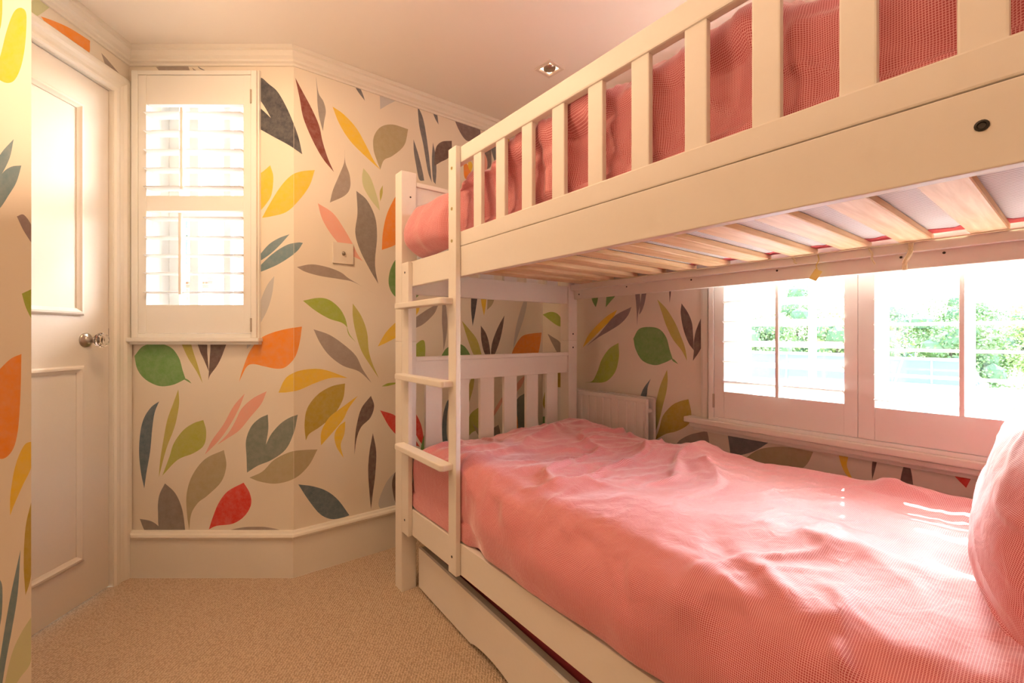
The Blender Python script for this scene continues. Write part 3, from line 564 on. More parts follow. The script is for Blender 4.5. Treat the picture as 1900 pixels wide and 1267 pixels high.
paper_wall('wall_near', -1.95, -1.058, lambda u, z: W(u, .98, z), W(-1.25, 1.0).normalized(), leaves=LEAVES['near'] + scatter(-1.9, -1.25, .25, 2.1, 14, 2), thick=.09)
SL = -1.95
pa, pb = W(SL, .98), W(SL, -.55)
paper_wall('wall_side', 0, 1.53, lambda u, z: W(SL, .98-u, z), -RR, leaves=scatter(0, 1.53, .25, 2.1, 26, 12))
pc = Vector((pb.x, -.42, 0))
paper_wall('wall_rear_left', 0, (pb-pc).length, lambda u, z: Vector((pb.x, pb.y-u, z)), (-1, 0, 0), leaves=scatter(0, .9, .25, 2.1, 12, 21))
paper_wall('wall_rear', pc.x, CXR, lambda u, z: Vector((u, -.42, z)), (0, -1, 0), leaves=scatter(pc.x, CXR, .25, 2.1, 55, 31))

fl = [Vector((CXR+.1, -.52, 0)), Vector((CXR+.1, AY+.1, 0)), Vector((PC.x, AY+.1, 0)), W(RBL-.1, DB+.1), W(-2.05, 1.2), W(-2.05, -.6), Vector((pb.x-.15, -.52, 0))]
bm = bmesh.new(); prism(bm, [(p.x, p.y) for p in fl], 'z', -.08, 0.0)
tag(put('floor', bm, M['carpet']), kind='structure')
LX, LY = 1.339, 1.461; LA = math.radians(5)                 # ceiling with the square hole of the recessed lamp
def lsq(s): return [(LX+s*(math.cos(LA)*a-math.sin(LA)*b), LY+s*(math.sin(LA)*a+math.cos(LA)*b)) for a, b in ((-1, -1), (1, -1), (1, 1), (-1, 1))]
cv = [Vector((p.x, p.y)) for p in fl] + [Vector(p) for p in lsq(.03)]
ce = [(i, (i+1) % len(fl)) for i in range(len(fl))] + [(len(fl)+i, len(fl)+(i+1) % 4) for i in range(4)]
vo, eo, fo, *_ = delaunay_2d_cdt(cv, ce, [], 0, 1e-5)
bm = bmesh.new(); vs = [bm.verts.new((v.x, v.y, CEIL)) for v in vo]
for f in fo:
    c = sum((vo[i] for i in f), Vector((0, 0)))/3
    if inside(lsq(.03), [c.x], [c.y])[0] or not inside([(p.x, p.y) for p in fl], [c.x], [c.y])[0]: continue
    bm.faces.new([vs[i] for i in f])
r = bmesh.ops.extrude_face_region(bm, geom=bm.faces[:]); bmesh.ops.translate(bm, verts=[e for e in r['geom'] if isinstance(e, bmesh.types.BMVert)], vec=(0, 0, .08))
bmesh.ops.recalc_face_normals(bm, faces=bm.faces)
tag(put('ceiling', bm, M['ceiling']), kind='structure')

p_rr = Vector((CXR, -.42)); p_rc = Vector((CXR, AY)); p_c = Vector((PC.x, AY)); p_bl = W(RBL, DB).xy; p_dn = wdoor(.73, 0).xy
cor = [(0, 2.122), (.007, 2.122), (.009, 2.130), (.018, 2.134), (.020, 2.142), (.030, 2.150), (.036, 2.162), (.038, 2.168), (.047, 2.171), (.049, 2.1855), (0, 2.1855)]
skt = [(0, 0), (.019, 0), (.019, .160), (.026, .164), (.029, .172), (.026, .180), (.016, .184), (.013, .190), (0, .191)]
allp = [p_rr, p_rc, p_c, p_bl, p_dn]
def run(name, i, prof, mat='white'):
    """one wall's length of a moulding, mitred against its neighbours"""
    bm = bmesh.new(); sweep(bm, allp, prof); k = len(prof); keep = set()
    rows = [bm.verts[:]][0]
    bm.verts.ensure_lookup_table()
    idx = set(range(i*k, (i+2)*k))
    bmesh.ops.delete(bm, geom=[v for v in bm.verts if v.index not in idx], context='VERTS') if False else None
    vs = list(bm.verts)
    for n_, v in enumerate(vs):
        if n_ not in idx: bm.verts.remove(v)
    bmesh.ops.holes_fill(bm, edges=bm.edges[:]); bmesh.ops.recalc_face_normals(bm, faces=bm.faces)
    return tag(put(name, bm, M[mat]), kind='structure')
for i in range(4): run('trim_%d' % (i+1), i, cor)
run('baseboard_right', 0, skt); run('baseboard_corner', 1, skt); run('baseboard_back', 2, skt)

# ---------------------------------------------------------------- door in the left wall
ud = Vector((.043, -1)).normalized(); wd = W(ud.x, ud.y); DANG = math.atan2(wd.y, wd.x)
def local_put(name, bm, mat, parent, smooth=False, kind=None):
    return put(name, bm, mat, parent, smooth, kind, world_coords=False)
dr = empty('door_1', wdoor(0, 0), DANG); dr['kind'] = 'structure'
# local x: from the latch edge towards the camera, y: out into the room, z up
bm = bmesh.new(); box(bm, .0, .762, -.052, -.012, .006, 1.973, .001); local_put('door_leaf', bm, M['door'], dr)
def mould(x0, x1, z0, z1):
    b = bmesh.new(); w = .026; pr = [(0, 0), (0, .006), (.006, .011), (.013, .012), (.019, .007), (w, .003), (w, 0)]
    ring = [(x0, z0, 1, 1), (x1, z0, -1, 1), (x1, z1, -1, -1), (x0, z1, 1, -1)]; rows = []
    for x, z, sx, sz in ring: rows.append([b.verts.new((x+sx*o, -.012+h, z+sz*o)) for o, h in pr])
    for i in range(4):
        A, B = rows[i], rows[(i+1) % 4]
        for j in range(len(pr)-1): b.faces.new((A[j], B[j], B[j+1], A[j+1]))
    bmesh.ops.recalc_face_normals(b, faces=b.faces); return b
for z0, z1 in ((1.075, 1.862), (.163, .890)):
    local_put('panel_moulding', mould(.113, .649, z0, z1), M['door'], dr)
prof = [(0, .0), (.0, .006), (.006, .012), (.016, .013), (.020, .008), (.030, .007), (.042, .010), (.052, .016), (.062, .018), (.072, .018), (.076, .014), (.076, 0)]
b = bmesh.new(); rows = []
for x, z, sx, sz in ((-.004, 0, -1, 0), (-.004, 1.978, -1, 1), (.766, 1.978, 1, 1), (.766, 0, 1, 0)):
    rows.append([b.verts.new((x+sx*o, h, z+sz*o)) for o, h in prof])
for A, B in zip(rows, rows[1:]):
    for j in range(len(prof)-1): b.faces.new((A[j], B[j], B[j+1], A[j+1]))
b.faces.new(rows[0]); b.faces.new(rows[-1][::-1]); bmesh.ops.recalc_face_normals(b, faces=b.faces)
local_put('architrave', b, M['white'], dr)
b = bmesh.new(); box(b, -.016, -.0015, -.10, .004, 0, 1.976); box(b, .7635, .778, -.10, .004, 0, 1.976); box(b, -.016, .778, -.10, .004, 1.9755, 1.99)
box(b, -.002, .012, -.075, -.053, 0, 1.976); box(b, .75, .764, -.075, -.053, 0, 1.976); local_put('door_lining', b, M['white'], dr)
kn = bmesh.new(); lathe(kn, [(0, -.001), (.027, -.001), (.027, .003), (.022, .006), (.015, .008), (.011, .012), (.010, .034), (.014, .036), (.014, .040), (0, .041)], (.1, -.012, .984), (0, 1, 0), 28)
k1 = local_put('door_knob', kn, M['steel'], dr, True); k1['label'] = 'aged nickel knob base with a faceted clear glass knob'
kn = bmesh.new(); lathe(kn, [(0, .040), (.012, .040), (.020, .044), (.0285, .054), (.0285, .062), (.020, .072), (.011, .075), (0, .075)], (.1, -.012, .984), (0, 1, 0), 8)
g = local_put('glass_grip', kn, M['crystal'], k1)
b = bmesh.new(); box(b, -.012, .0005, -.030, -.0125, .985, 1.030, .001); local_put('latch_plate', b, M['screw'], dr)

# ---------------------------------------------------------------- plantation shutters (local: x across, y outwards, z up)
def louvre_mesh(length, chord=.0655, th=.0095):
    bm = bmesh.new(); pts = []
    for i in range(14):
        a = 2*math.pi*i/14; pts.append((math.cos(a)*chord/2, math.sin(a)*th/2*(1-.25*abs(math.cos(a)))))
    prism(bm, pts, 'x', 0, length); return mesh_from(bm, 'louvre')
def shutter(label, root_loc, rz, x0, x1, z0, z1, sl, sr, rails, louvres, tilt, rods, yf, th, hinge_side, hinge_z, group=None):
    rt = empty('shutter_panel', root_loc, rz); tag(rt, label, 'shutter', group)
    bm = bmesh.new(); box(bm, x0, x0+sl, yf, yf+th, z0, z1, .0015); local_put('stile', bm, M['shutter'], rt)
    bm = bmesh.new(); box(bm, x1-sr, x1, yf, yf+th, z0, z1, .0015); local_put('stile', bm, M['shutter'], rt)
    for a, b_ in rails:
        bm = bmesh.new(); box(bm, x0+sl, x1-sr, yf+.001, yf+th-.001, a, b_, .0015); local_put('rail', bm, M['shutter'], rt)
    lm = louvre_mesh(x1-sr-x0-sl-.002); lm.materials.append(M['shutter'])
    for i, z in enumerate(louvres):
        o = bpy.data.objects.new('louvre', lm); COL.objects.link(o); o.parent = rt; o.location = (x0+sl+.001, yf+th/2, z); o.rotation_euler = (tilt, 0, 0)
    for x, za, zb in rods:
        bm = bmesh.new(); box(bm, x-.0055, x+.0055, yf+th/2-.043, yf+th/2-.0325, za, zb, .002); local_put('tilt_rod', bm, M['shutter'], rt)
    for hz in hinge_z:
        bm = bmesh.new(); hx = x1+.002 if hinge_side > 0 else x0-.002
        cyl(bm, (hx, yf-.003, hz-.028), (hx, yf-.003, hz+.028), .0035, n=10); box(bm, hx-.004, hx+.004, yf-.001, yf+.004, hz-.028, hz+.028)
        local_put('hinge', bm, M['hinge'], rt)
    return rt
def ring_frame(bm, x0, x1, z0, z1, w, y0, y1, bev=.001):
    box(bm, x0, x0+w, y0, y1, z0, z1, bev); box(bm, x1-w, x1, y0, y1, z0, z1, bev)
    box(bm, x0+w, x1-w, y0, y1, z0, z0+w, bev); box(bm, x0+w, x1-w, y0, y1, z1-w, z1, bev)
def glazing(rt, x0, x1, z0, z1, bars, mid, y):
    bm = bmesh.new(); ring_frame(bm, x0, x1, z0, z1, .045, y-.02, y+.02)
    for a, b_ in bars: box(bm, a, b_, y-.012, y+.012, z0, z1)
    if mid: box(bm, x0, x1, y-.018, y+.018, mid-.02, mid+.02)
    local_put('sash', bm, M['extwhite'], rt)
    bm = bmesh.new(); box(bm, x0+.01, x1-.01, y-.002, y+.002, z0+.01, z1-.01); local_put('pane', bm, M['glass'], rt)
# window 1, in the back wall
W1 = W(0, DB); w1 = empty('window_1', W1, -TH); w1['kind'] = 'structure'
bm = bmesh.new()
for (a, b_, c, d) in ((-1.568, -1.541, .992, 2.093), (-1.075, -1.0527, .992, 2.093), (-1.541, -1.075, .992, 1.0085), (-1.541, -1.075, 2.0755, 2.093)):
    box(bm, a, b_, -.024, .03, c, d, .002)
box(bm, -1.574, -1.567, -.012, 0, .99, 2.10); box(bm, -1.0537, -1.047, -.012, 0, .99, 2.10)
local_put('frame', bm, M['shutter'], w1)
bm = bmesh.new(); box(bm, -1.583, -1.038, -.034, 0, .976, .992, .003); box(bm, -1.578, -1.043, -.022, 0, .964, .977, .002); local_put('sill', bm, M['shutter'], w1)
bm = bmesh.new()
for (a, b_, c, d) in ((-1.556, -1.5415, 1.0, 2.085), (-1.0745, -1.06, 1.0, 2.085), (-1.5415, -1.0745, .995, 1.0088), (-1.5415, -1.0745, 2.0753, 2.09)): box(bm, a, b_, .03, .20, c, d)
local_put('reveal', bm, M['extwhite'], w1)
glazing(w1, -1.541, -1.075, 1.0095, 2.0745, [(-1.455, -1.415), (-1.30, -1.27)], 1.55, .165)
shutter('white louvred window shutter with two banks of slats beside the panelled door', W1, -TH, -1.540, -1.076, 1.010, 2.074, .033, .031,
        [(1.954, 2.074), (1.515, 1.578), (1.010, 1.128)], [1.914, 1.838, 1.7615, 1.686, 1.611] + [1.4845, 1.4054, 1.3315, 1.2576, 1.179], math.radians(-1),
        [(-1.3417, 1.597, 1.927), (-1.348, 1.168, 1.50)], -.022, .027, 1, (1.985, 1.045))
# window 2, in the right wall: local x = -world Y
W2 = Vector((CXR, 0, 0)); w2 = empty('window_2', W2, -math.pi/2); w2['kind'] = 'structure'
bm = bmesh.new()
for (a, b_, c, d) in ((-.960, -.9385, .655, 2.02), (.0245, .046, .655, 2.02), (-.9385, .0245, .655, .6685), (-.9385, .0245, 2.0, 2.02)): box(bm, a, b_, -.034, .03, c, d, .002)
local_put('frame', bm, M['shutter'], w2)
bm = bmesh.new()
for (x0_, x1_) in ((-1.005, -.96), (.046, .091)):
    box(bm, x0_, x1_, -.012, 0, .655, 2.065, .002); box(bm, x0_+.008, x1_-.012, -.018, 0, .655, 2.06, .003)
box(bm, -1.005, .091, -.012, 0, 2.02, 2.065, .002); local_put('casing', bm, M['white'], w2)
bm = bmesh.new(); box(bm, -1.062, .15, -.052, 0, .632, .6555, .006, 3); box(bm, -1.045, .135, -.036, 0, .612, .6325, .005); box(bm, -1.035, .125, -.020, 0, .598, .613, .004)
local_put('sill', bm, M['white'], w2)
bm = bmesh.new()
for (a, b_, c, d) in ((-.952, -.9375, .66, 2.01), (.0235, .038, .66, 2.01), (-.9375, .0235, .655, .6688), (-.9375, .0235, 2.0003, 2.015)): box(bm, a, b_, .03, .24, c, d)
local_put('reveal', bm, M['extwhite'], w2)
bm = bmesh.new(); box(bm, -1.0, .10, .24, .50, .70, .731, .004); local_put('outer_ledge', bm, M['gravel'], w2)
glazing(w2, -.9365, .0225, .67, 1.999, [(-.665, -.645), (-.475, -.425), (-.235, -.215)], 1.36, .18)
shutter('far white louvred shutter of the window beside the bunk, next to the radiator corner', W2, -math.pi/2, -.937, -.4575, .6695, 1.999, .0405, .037,
        [(1.93, 1.999), (.6695, .7755)], [.8106+.079*k for k in range(15) if .8106+.079*k < 1.92], math.radians(-19), [(-.689, .775, 1.90)], -.030, .027, -1, (.735, 1.9))
shutter('near white louvred shutter of the window beside the bunk, partly behind the upright pillow', W2, -math.pi/2, -.4565, .0225, .6695, 1.999, .043, .0405,
        [(1.93, 1.999), (.6695, .7735)], [.7987+.0788*k for k in range(15) if .7987+.0788*k < 1.92], math.radians(-1), [(-.2146, .775, 1.90)], -.030, .027, 1, (.735, 1.9))

# ---------------------------------------------------------------- radiator, socket, recessed lamp
rt = empty('radiator', (1.735, 1.51, .18)); tag(rt, 'white double panel radiator under the leaf wallpaper behind the bed corner', 'radiator')
def rad_panel(xf, xb):
    bm = bmesh.new(); pts = []; y = 1.224; n = 12; w = (1.80-1.224)/n; s = 1 if xf < xb else -1
    pts = [(xb, 1.224)]
    prof_ = [(0, .006), (.10, .006), (.2, 0), (.8, 0), (.9, .006)]
    for i in range(n):
        for a, o in prof_: pts.append((xf+s*o, 1.224+(i+a)*w))
    pts += [(xf+s*.006, 1.80), (xb, 1.80)]
    prism(bm, pts, 'z', .235, .695)
    box(bm, min(xf, xb), max(xf, xb), 1.224, 1.80, .695, .715, .003); box(bm, min(xf, xb), max(xf, xb), 1.224, 1.80, .215, .235, .003)
    box(bm, min(xf, xb), max(xf, xb), 1.216, 1.226, .217, .713, .002); box(bm, min(xf, xb), max(xf, xb), 1.798, 1.806, .217, .713, .002)
    return bm
put('front_panel', rad_panel(1.703, 1.720), M['radiator'], rt); put('back_panel', rad_panel(1.776, 1.759), M['radiator'], rt)
for z in (.655, .27):
    for y in (1.238, 1.785):
        bm = bmesh.new(); cyl(bm, (1.715, y, z), (1.765, y, z), .013, n=14); put('header_pipe', bm, M['radiator'], rt)
for y in (1.34, 1.68):
    bm = bmesh.new(); box(bm, 1.768, 1.7995, y-.012, y+.012, .25, .69); put('bracket', bm, M['radiator'], rt)
bm = bmesh.new(); tube(bm, [(1.738, 1.80, .24), (1.738, 1.85, .24), (1.738, 1.86, .23), (1.738, 1.86, 0)], .008, 8); put('pipe', bm, M['radiator'], rt)
bm = bmesh.new(); cyl(bm, (1.738, 1.238, .25), (1.738, 1.238, 0), .008); put('pipe', bm, M['radiator'], rt)
rt = empty('wall_socket', (0, AY, 0)); sx0, sx1, sz0, sz1 = SOCK
rt.location = ((sx0+sx1)/2, AY, (sz0+sz1)/2); tag(rt, 'square aerial socket plate on the leaf wallpaper left of the bunk post', 'socket')
bm = bmesh.new(); box(bm, sx0, sx1, AY-.008, AY, sz0, sz1, .002); put('plate', bm, M['plastic'], rt)
bm = bmesh.new(); cx_ = (sx0+sx1)/2; cz_ = (sz0+sz1)/2
lathe(bm, [(0, 0), (.008, 0), (.008, .004), (.005, .005), (.005, .010), (.002, .010), (.0015, .005), (0, .005)], (cx_, AY-.008, cz_), (0, -1, 0), 16); put('aerial_connector', bm, M['steel'], rt, True)
rt = empty('recessed_downlight', (LX, LY, CEIL)); tag(rt, 'small square recessed ceiling downlight above the upper bunk', 'ceiling light')
bm = bmesh.new()
for s0, s1, za, zb in ((.047, .034, CEIL-.006, CEIL-.006), (.034, .028, CEIL-.006, CEIL-.001)):
    A = [bm.verts.new((*p, za)) for p in lsq(s0)]; B = [bm.verts.new((*p, zb)) for p in lsq(s1)]
    for i in range(4): bm.faces.new((A[i], A[(i+1) % 4], B[(i+1) % 4], B[i]))
A = [bm.verts.new((*p, CEIL)) for p in lsq(.047)]; B = [bm.verts.new((*p, CEIL-.006)) for p in lsq(.047)]
for i in range(4): bm.faces.new((A[i], A[(i+1) % 4], B[(i+1) % 4], B[i]))
bmesh.ops.recalc_face_normals(bm, faces=bm.faces); put('bezel', bm, M['plastic'], rt)
bm = bmesh.new(); lathe(bm, [(.028, -.002), (.026, .012), (.016, .034), (.015, .036), (.0, .036)], (LX, LY, CEIL), (0, 0, 1), 24); put('reflector', bm, M['steel'], rt, True)
mb, nt, b_ = new_mat('lit_bulb'); b_.inputs['Emission Color'].default_value = (1, .85, .62, 1); b_.inputs['Emission Strength'].default_value = 4; b_.inputs['Base Color'].default_value = (.9, .85, .75, 1)
bm = bmesh.new(); bmesh.ops.create_uvsphere(bm, u_segments=16, v_segments=8, radius=.013, matrix=Matrix.Translation((LX, LY, CEIL+.022))); put('bulb', bm, mb, rt, True)
def fill_downlight(i, x, y):  # bezel for a warm fill lamp added out of view
    rt = empty('recessed_downlight', (x, y, CEIL)); tag(rt, ['', 'added unseen ceiling downlight over the carpet between door and ladder', 'added unseen ceiling downlight nearest the papered side wall', 'added unseen ceiling downlight nearest the head end of the bunk'][i], 'ceiling light')
    bm = bmesh.new(); box(bm, x-.05, x+.05, y-.05, y+.05, CEIL-.005, CEIL-.0003, .001); put('bezel', bm, M['plastic'], rt)
for i in (1, 2, 3): fill_downlight(i, LAMPS[i][0], LAMPS[i][1])

# ---------------------------------------------------------------- the bunk bed
Y1 = 1.697; YI = 1.6357; YN0 = -.325; YN1 = -.263; XF0 = .720; XF1 = .782; XR0 = 1.632; XR1 = 1.693
bed = empty('bunk_bed', ((XF0+XR1)/2, (Y1+YN0)/2, 0)); tag(bed, 'white painted wooden bunk bed with ladder and slatted upper guard rail', 'bunk bed')
def bpart(name, fn, mat='bedwhite', parent=None, smooth=False):
    bm = bmesh.new(); fn(bm); return put(name, bm, M[mat], parent or bed, smooth)
TZ = 1.646
for x0, x1 in ((XF0, XF1), (XR0, XR1)):
    for y0, y1 in ((YI, Y1), (YN0, YN1)):
        bpart('post', lambda bm: box(bm, x0, x1, y0, y1, 0, .976, .0022)); bpart('post', lambda bm: box(bm, x0, x1, y0, y1, .9775, TZ, .0022))
# front: lower rail, upper rail, guard rail
lr = bpart('side_rail', lambda bm: box(bm, .737, .759, YN1, YI, .238, .338, .002))
ur = bpart('side_rail', lambda bm: box(bm, .737, .759, YN1, YI, 1.1895, 1.2845, .002))
bpart('side_rail', lambda bm: box(bm, 1.671, 1.693, YN1, YI, .238, .338, .002))
rr = bpart('side_rail', lambda bm: box(bm, 1.671, 1.693, YN1, YI, 1.1895, 1.2845, .002))
for p_, x0 in ((lr, .759), (ur, .759), (rr, 1.647)):
    z = .25 if p_ is lr else 1.235
    bpart('slat_ledge', lambda bm: box(bm, x0, x0+.024, YN1, YI, z, z+.027, .002), parent=p_)
guard = bpart('guard_rail', lambda bm: box(bm, .737, .757, YN1, 1.2706, 1.286, 1.333, .003))
guard['label'] = 'slatted guard rail along the upper bunk'
bpart('top_board', lambda bm: box(bm, .737, .759, YN1, 1.2706, 1.5525, 1.603, .004), parent=guard)
for k in range(12):
    y = 1.1320-.1175*k; bpart('spindle', lambda bm: box(bm, .741, .755, y-.0212, y+.0212, 1.330, 1.556, .003), parent=guard)
# ends: head and foot boards on both bunks
for (ya, yb) in ((1.645, 1.668), (YN0+.012, YN0+.034)):
    for zt, zb, zr in ((.916, .812, .345), (1.612, 1.50, 1.255)):
        hb = bpart('end_board', lambda bm: box(bm, XF1, XR0, ya, yb, zb, zt-.018, .002))
        bpart('cap', lambda bm: box(bm, XF1, XR0, ya-.008, yb+.006, zt-.018, zt, .003), parent=hb)
        for k in range(6):
            x = .8675+.1325*k; bpart('spindle', lambda bm: box(bm, x-.0375, x+.0375, ya+.003, yb-.004, zr-.01, zb+.004, .002), parent=hb)
        bpart('end_rail', lambda bm: box(bm, XF1, XR0, ya, yb, zr-.07-.02, zr, .002))
# ladder against the front, standing off the rail
lad = bpart('ladder', lambda bm: box(bm, .7195, .7368, 1.2215, 1.2700, .237, 1.603, .0025)); lad['label'] = 'short ladder of three flat rungs on the front of the bunk'
lad.name = 'ladder_upright'
bpart('ladder_upright', lambda bm: box(bm, .7195, .7368, 1.5745, 1.6340, .237, 1.2815, .0025))
for zt in (1.122, .857, .592):
    def rung(bm):
        # flat tread with rounded ends, notched round the uprights
        pts = []; xa, xb, ya, yb, rr_ = .676, .7192, 1.2395, 1.612, .016
        for cx, cy, a0 in ((xa+rr_, ya+rr_, math.pi), (xa+rr_, yb-rr_, math.pi/2)):
            for i in range(6):
                a = a0 + (math.pi/2)*i/5 if a0 == math.pi else a0 + (math.pi/2)*i/5
                pts.append((cx+rr_*math.cos(a), cy+rr_*math.sin(a)))
        lo = [(xa+rr_+rr_*math.cos(math.pi+math.pi/2*i/5), ya+rr_+rr_*math.sin(math.pi+math.pi/2*i/5)) for i in range(6)]
        hi = [(xa+rr_+rr_*math.cos(math.pi/2+math.pi/2*i/5), yb-rr_+rr_*math.sin(math.pi/2+math.pi/2*i/5)) for i in range(6)]
        out = lo + [(xb, ya), (xb, yb)] + hi
        b = bmesh.new(); prism(b, out, 'z', zt-.021, zt)
        bmesh.ops.bevel(b, geom=[e for e in b.edges if abs(e.verts[0].co.z-e.verts[1].co.z) < 1e-6], offset=.004, segments=2, profile=.6, affect='EDGES'); merge(bm, b)
    bpart('rung', rung)
# bolts and screws
def bolt(p, ax, r, mat, parent=None, ring=None):
    def f(bm):
        if ring: lathe(bm, [(0, 0), (ring, 0), (ring, .0012), (r, .0016), (r*.8, .0004), (0, .0002)], p, ax, 16)
        else: lathe(bm, [(0, 0), (r, 0), (r, .0008), (0, .0012)], p, ax, 12)
    return bpart('bolt', f, mat, parent)
FX = (-1, 0, 0)
for z, y in ((1.537, 1.247), (1.407, 1.247), (1.304, 1.247)): bolt((.7195, y, z), FX, .0035, 'brass', ring=.0055)
for z, y in ((.292, 1.247), (.292, 1.607), (1.243, 1.605)): bolt((.7195, y, z), FX, .0042, 'screw')
for x, z in ((1.664, .94), (1.664, 1.010)): bolt((x, YI, z), (0, -1, 0), .0045, 'screw')
bolt((.757, YI, 1.547), (0, -1, 0), .0035, 'screw'); bolt((1.671, 1.60, 1.213), FX, .004, 'screw')
for y in (1.30, .98, .66, .33, .24, .06): bolt((1.671, y, 1.226), FX, .0035, 'screw')
bolt((.737, .0745, 1.2405), FX, .0042, 'screw', ring=.0065)
# slats of the upper bunk
rnd = random.Random(4); sm = bmesh.new(); box(sm, -.446, .446, -.034, .034, 0, .018, .002, 1); slm = mesh_from(sm, 'bed_slat'); slm.materials.append(M['slat'])
for k in range(-2, 11):
    o = bpy.data.objects.new('bed_slat', slm); COL.objects.link(o); o.parent = bed
    o.location = Vector((1.2145+rnd.uniform(-.006, .006), .153+.1385*k, 1.2625)) - absloc(bed); o.rotation_euler = (0, 0, rnd.uniform(-.006, .006))
    o2 = bpy.data.objects.new('bed_slat', slm); COL.objects.link(o2); o2.parent = bed
    o2.location = Vector((1.2145, .153+.1385*k, .278)) - absloc(bed)
bpart('slat_tape', lambda bm: [box(bm, 1.630, 1.645, .153+.1385*k-.052, .153+.1385*(k)+.088, 1.2600, 1.2620) for k in range(-2, 10)], 'cord')
def knot(y, drop, dx=0.0, dy=0.0, r=.0022):
    pts = []; n = 10
    for i in range(n+1):
        t = i/n; pts.append((1.640+dx*t+.002*math.sin(7*t), y+dy*t+.002*math.cos(9*t), 1.259-drop*t))
    bm = bmesh.new(); tube(bm, pts, r, 6); return bm
put('cord_tie', knot(.395, .050, -.004, -.012, .003), M['cord'], bed); put('cord_tie', knot(.300, .075, -.010, .016, .006), M['cord'], bed); put('cord_tie', knot(.600, .022, -.004, -.012, .003), M['cord'], bed)
bm = knot(.525, .050, 0, .006, .0016); b2 = bmesh.new(); box(b2, -.0012, .0012, -.011, .011, -.022, .012, .0006, 1)
bmesh.ops.rotate(b2, verts=b2.verts, matrix=Matrix.Rotation(.55, 3, 'X') @ Matrix.Rotation(.5, 3, 'Z')); bmesh.ops.translate(b2, verts=b2.verts, vec=(1.640, .531, 1.199)); merge(bm, b2)
tg = put('hanging_tag', bm, M['tagyellow'], bed); tg['label'] = 'small yellow tag hanging on a cord'

# ---------------------------------------------------------------- bedding
def soft_box(x0, x1, y0, y1, z0, z1, r, res, fn=None, power=2.0):
    """rounded block as one surface with UVs in metres that run on over its edges; fn displaces (P, N) -> P"""
    nx = max(2, int((x1-x0)/res)); ny = max(2, int((y1-y0)/res)); nz = max(2, int((z1-z0)/res))
    V = []; UV = []; F = []; key = {}
    def grid(fn_, n, m, uvf, flip):
        idx = np.zeros((n+1, m+1), int)
        for i in range(n+1):
            for j in range(m+1):
                p = fn_(i/n, j/m); k = (round(p[0], 5), round(p[1], 5), round(p[2], 5))
                if k not in key: key[k] = len(V); V.append(p)
                idx[i, j] = key[k]
        for i in range(n):
            for j in range(m):
                q = [(i, j), (i+1, j), (i+1, j+1), (i, j+1)]
                if flip: q = q[::-1]
                F.append([idx[a] for a in q]); UV.append([uvf(*fn_(a[0]/n, a[1]/m)) for a in q])
    lx, ly, lz = x1-x0, y1-y0, z1-z0
    grid(lambda a, b: (x0+lx*a, y0+ly*b, z1), nx, ny, lambda x, y, z: (x, y), False)
    grid(lambda a, b: (x0+lx*a, y0+ly*b, z0), nx, ny, lambda x, y, z: (x, y), True)
    grid(lambda a, b: (x0, y0+ly*a, z0+lz*b), ny, nz, lambda x, y, z: (x0-(z1-z), y), True)
    grid(lambda a, b: (x1, y0+ly*a, z0+lz*b), ny, nz, lambda x, y, z: (x1+(z1-z), y), False)
    grid(lambda a, b: (x0+lx*a, y0, z0+lz*b), nx, nz, lambda x, y, z: (x, y0-(z1-z)), False)
    grid(lambda a, b: (x0+lx*a, y1, z0+lz*b), nx, nz, lambda x, y, z: (x, y1+(z1-z)), True)
    P = np.array(V, float); lo = np.array([x0, y0, z0])+r; hi = np.array([x1, y1, z1])-r
    mid = (lo+hi)/2; lo = np.minimum(lo, mid); hi = np.maximum(hi, mid)
    C = np.clip(P, lo, hi); D = P-C; n = np.linalg.norm(D, axis=1); N = D/np.maximum(n, 1e-9)[:, None]
    rad = np.minimum(r, np.maximum(np.array([x1-x0, y1-y0, z1-z0]).min()/2, 1e-3)); Q = C + N*rad
    if fn is not None: Q = fn(Q, N)
    return Q, F, UV
def cloth_obj(name, Q, F, UV, mat, parent=None, label=None, cat=None):
    me = bpy.data.meshes.new(name); me.from_pydata([tuple(v) for v in Q], [], F); me.update()
    uv = me.uv_layers.new(name='UVMap'); uv.data.foreach_set('uv', [c for f in UV for p in f for c in p])
    for p in me.polygons: p.use_smooth = True
    me.materials.append(mat); o = bpy.data.objects.new(name, me); COL.objects.link(o)
    if parent is None: recenter(o)
    else: me.transform(Matrix.Translation(-absloc(parent))); o.parent = parent
    if label: tag(o, label, cat)
    return o
def sst(a, b, x):
    t = np.clip((x-a)/(b-a), 0, 1); return t*t*(3-2*t)
def creases(x, y, seed=0.0, ang=.4, sx=3.0, sy=10.0):
    """soft folds: warped ridges, long in one direction"""
    wx = x + .12*fbm(x*3+seed, y*3, 3)*2; wy = y + .12*fbm(x*3+40+seed, y*3+11, 3)*2
    c, s = math.cos(ang), math.sin(ang); u = wx*c+wy*s; v = -wx*s+wy*c
    g = lambda a, b_: np.exp(-((vnoise(a, b_)-.5)/.13)**2)
    return g(u*sx+seed, v*sy+seed) + .45*g(u*sx*1.8+9+seed, v*sy*1.7+3)
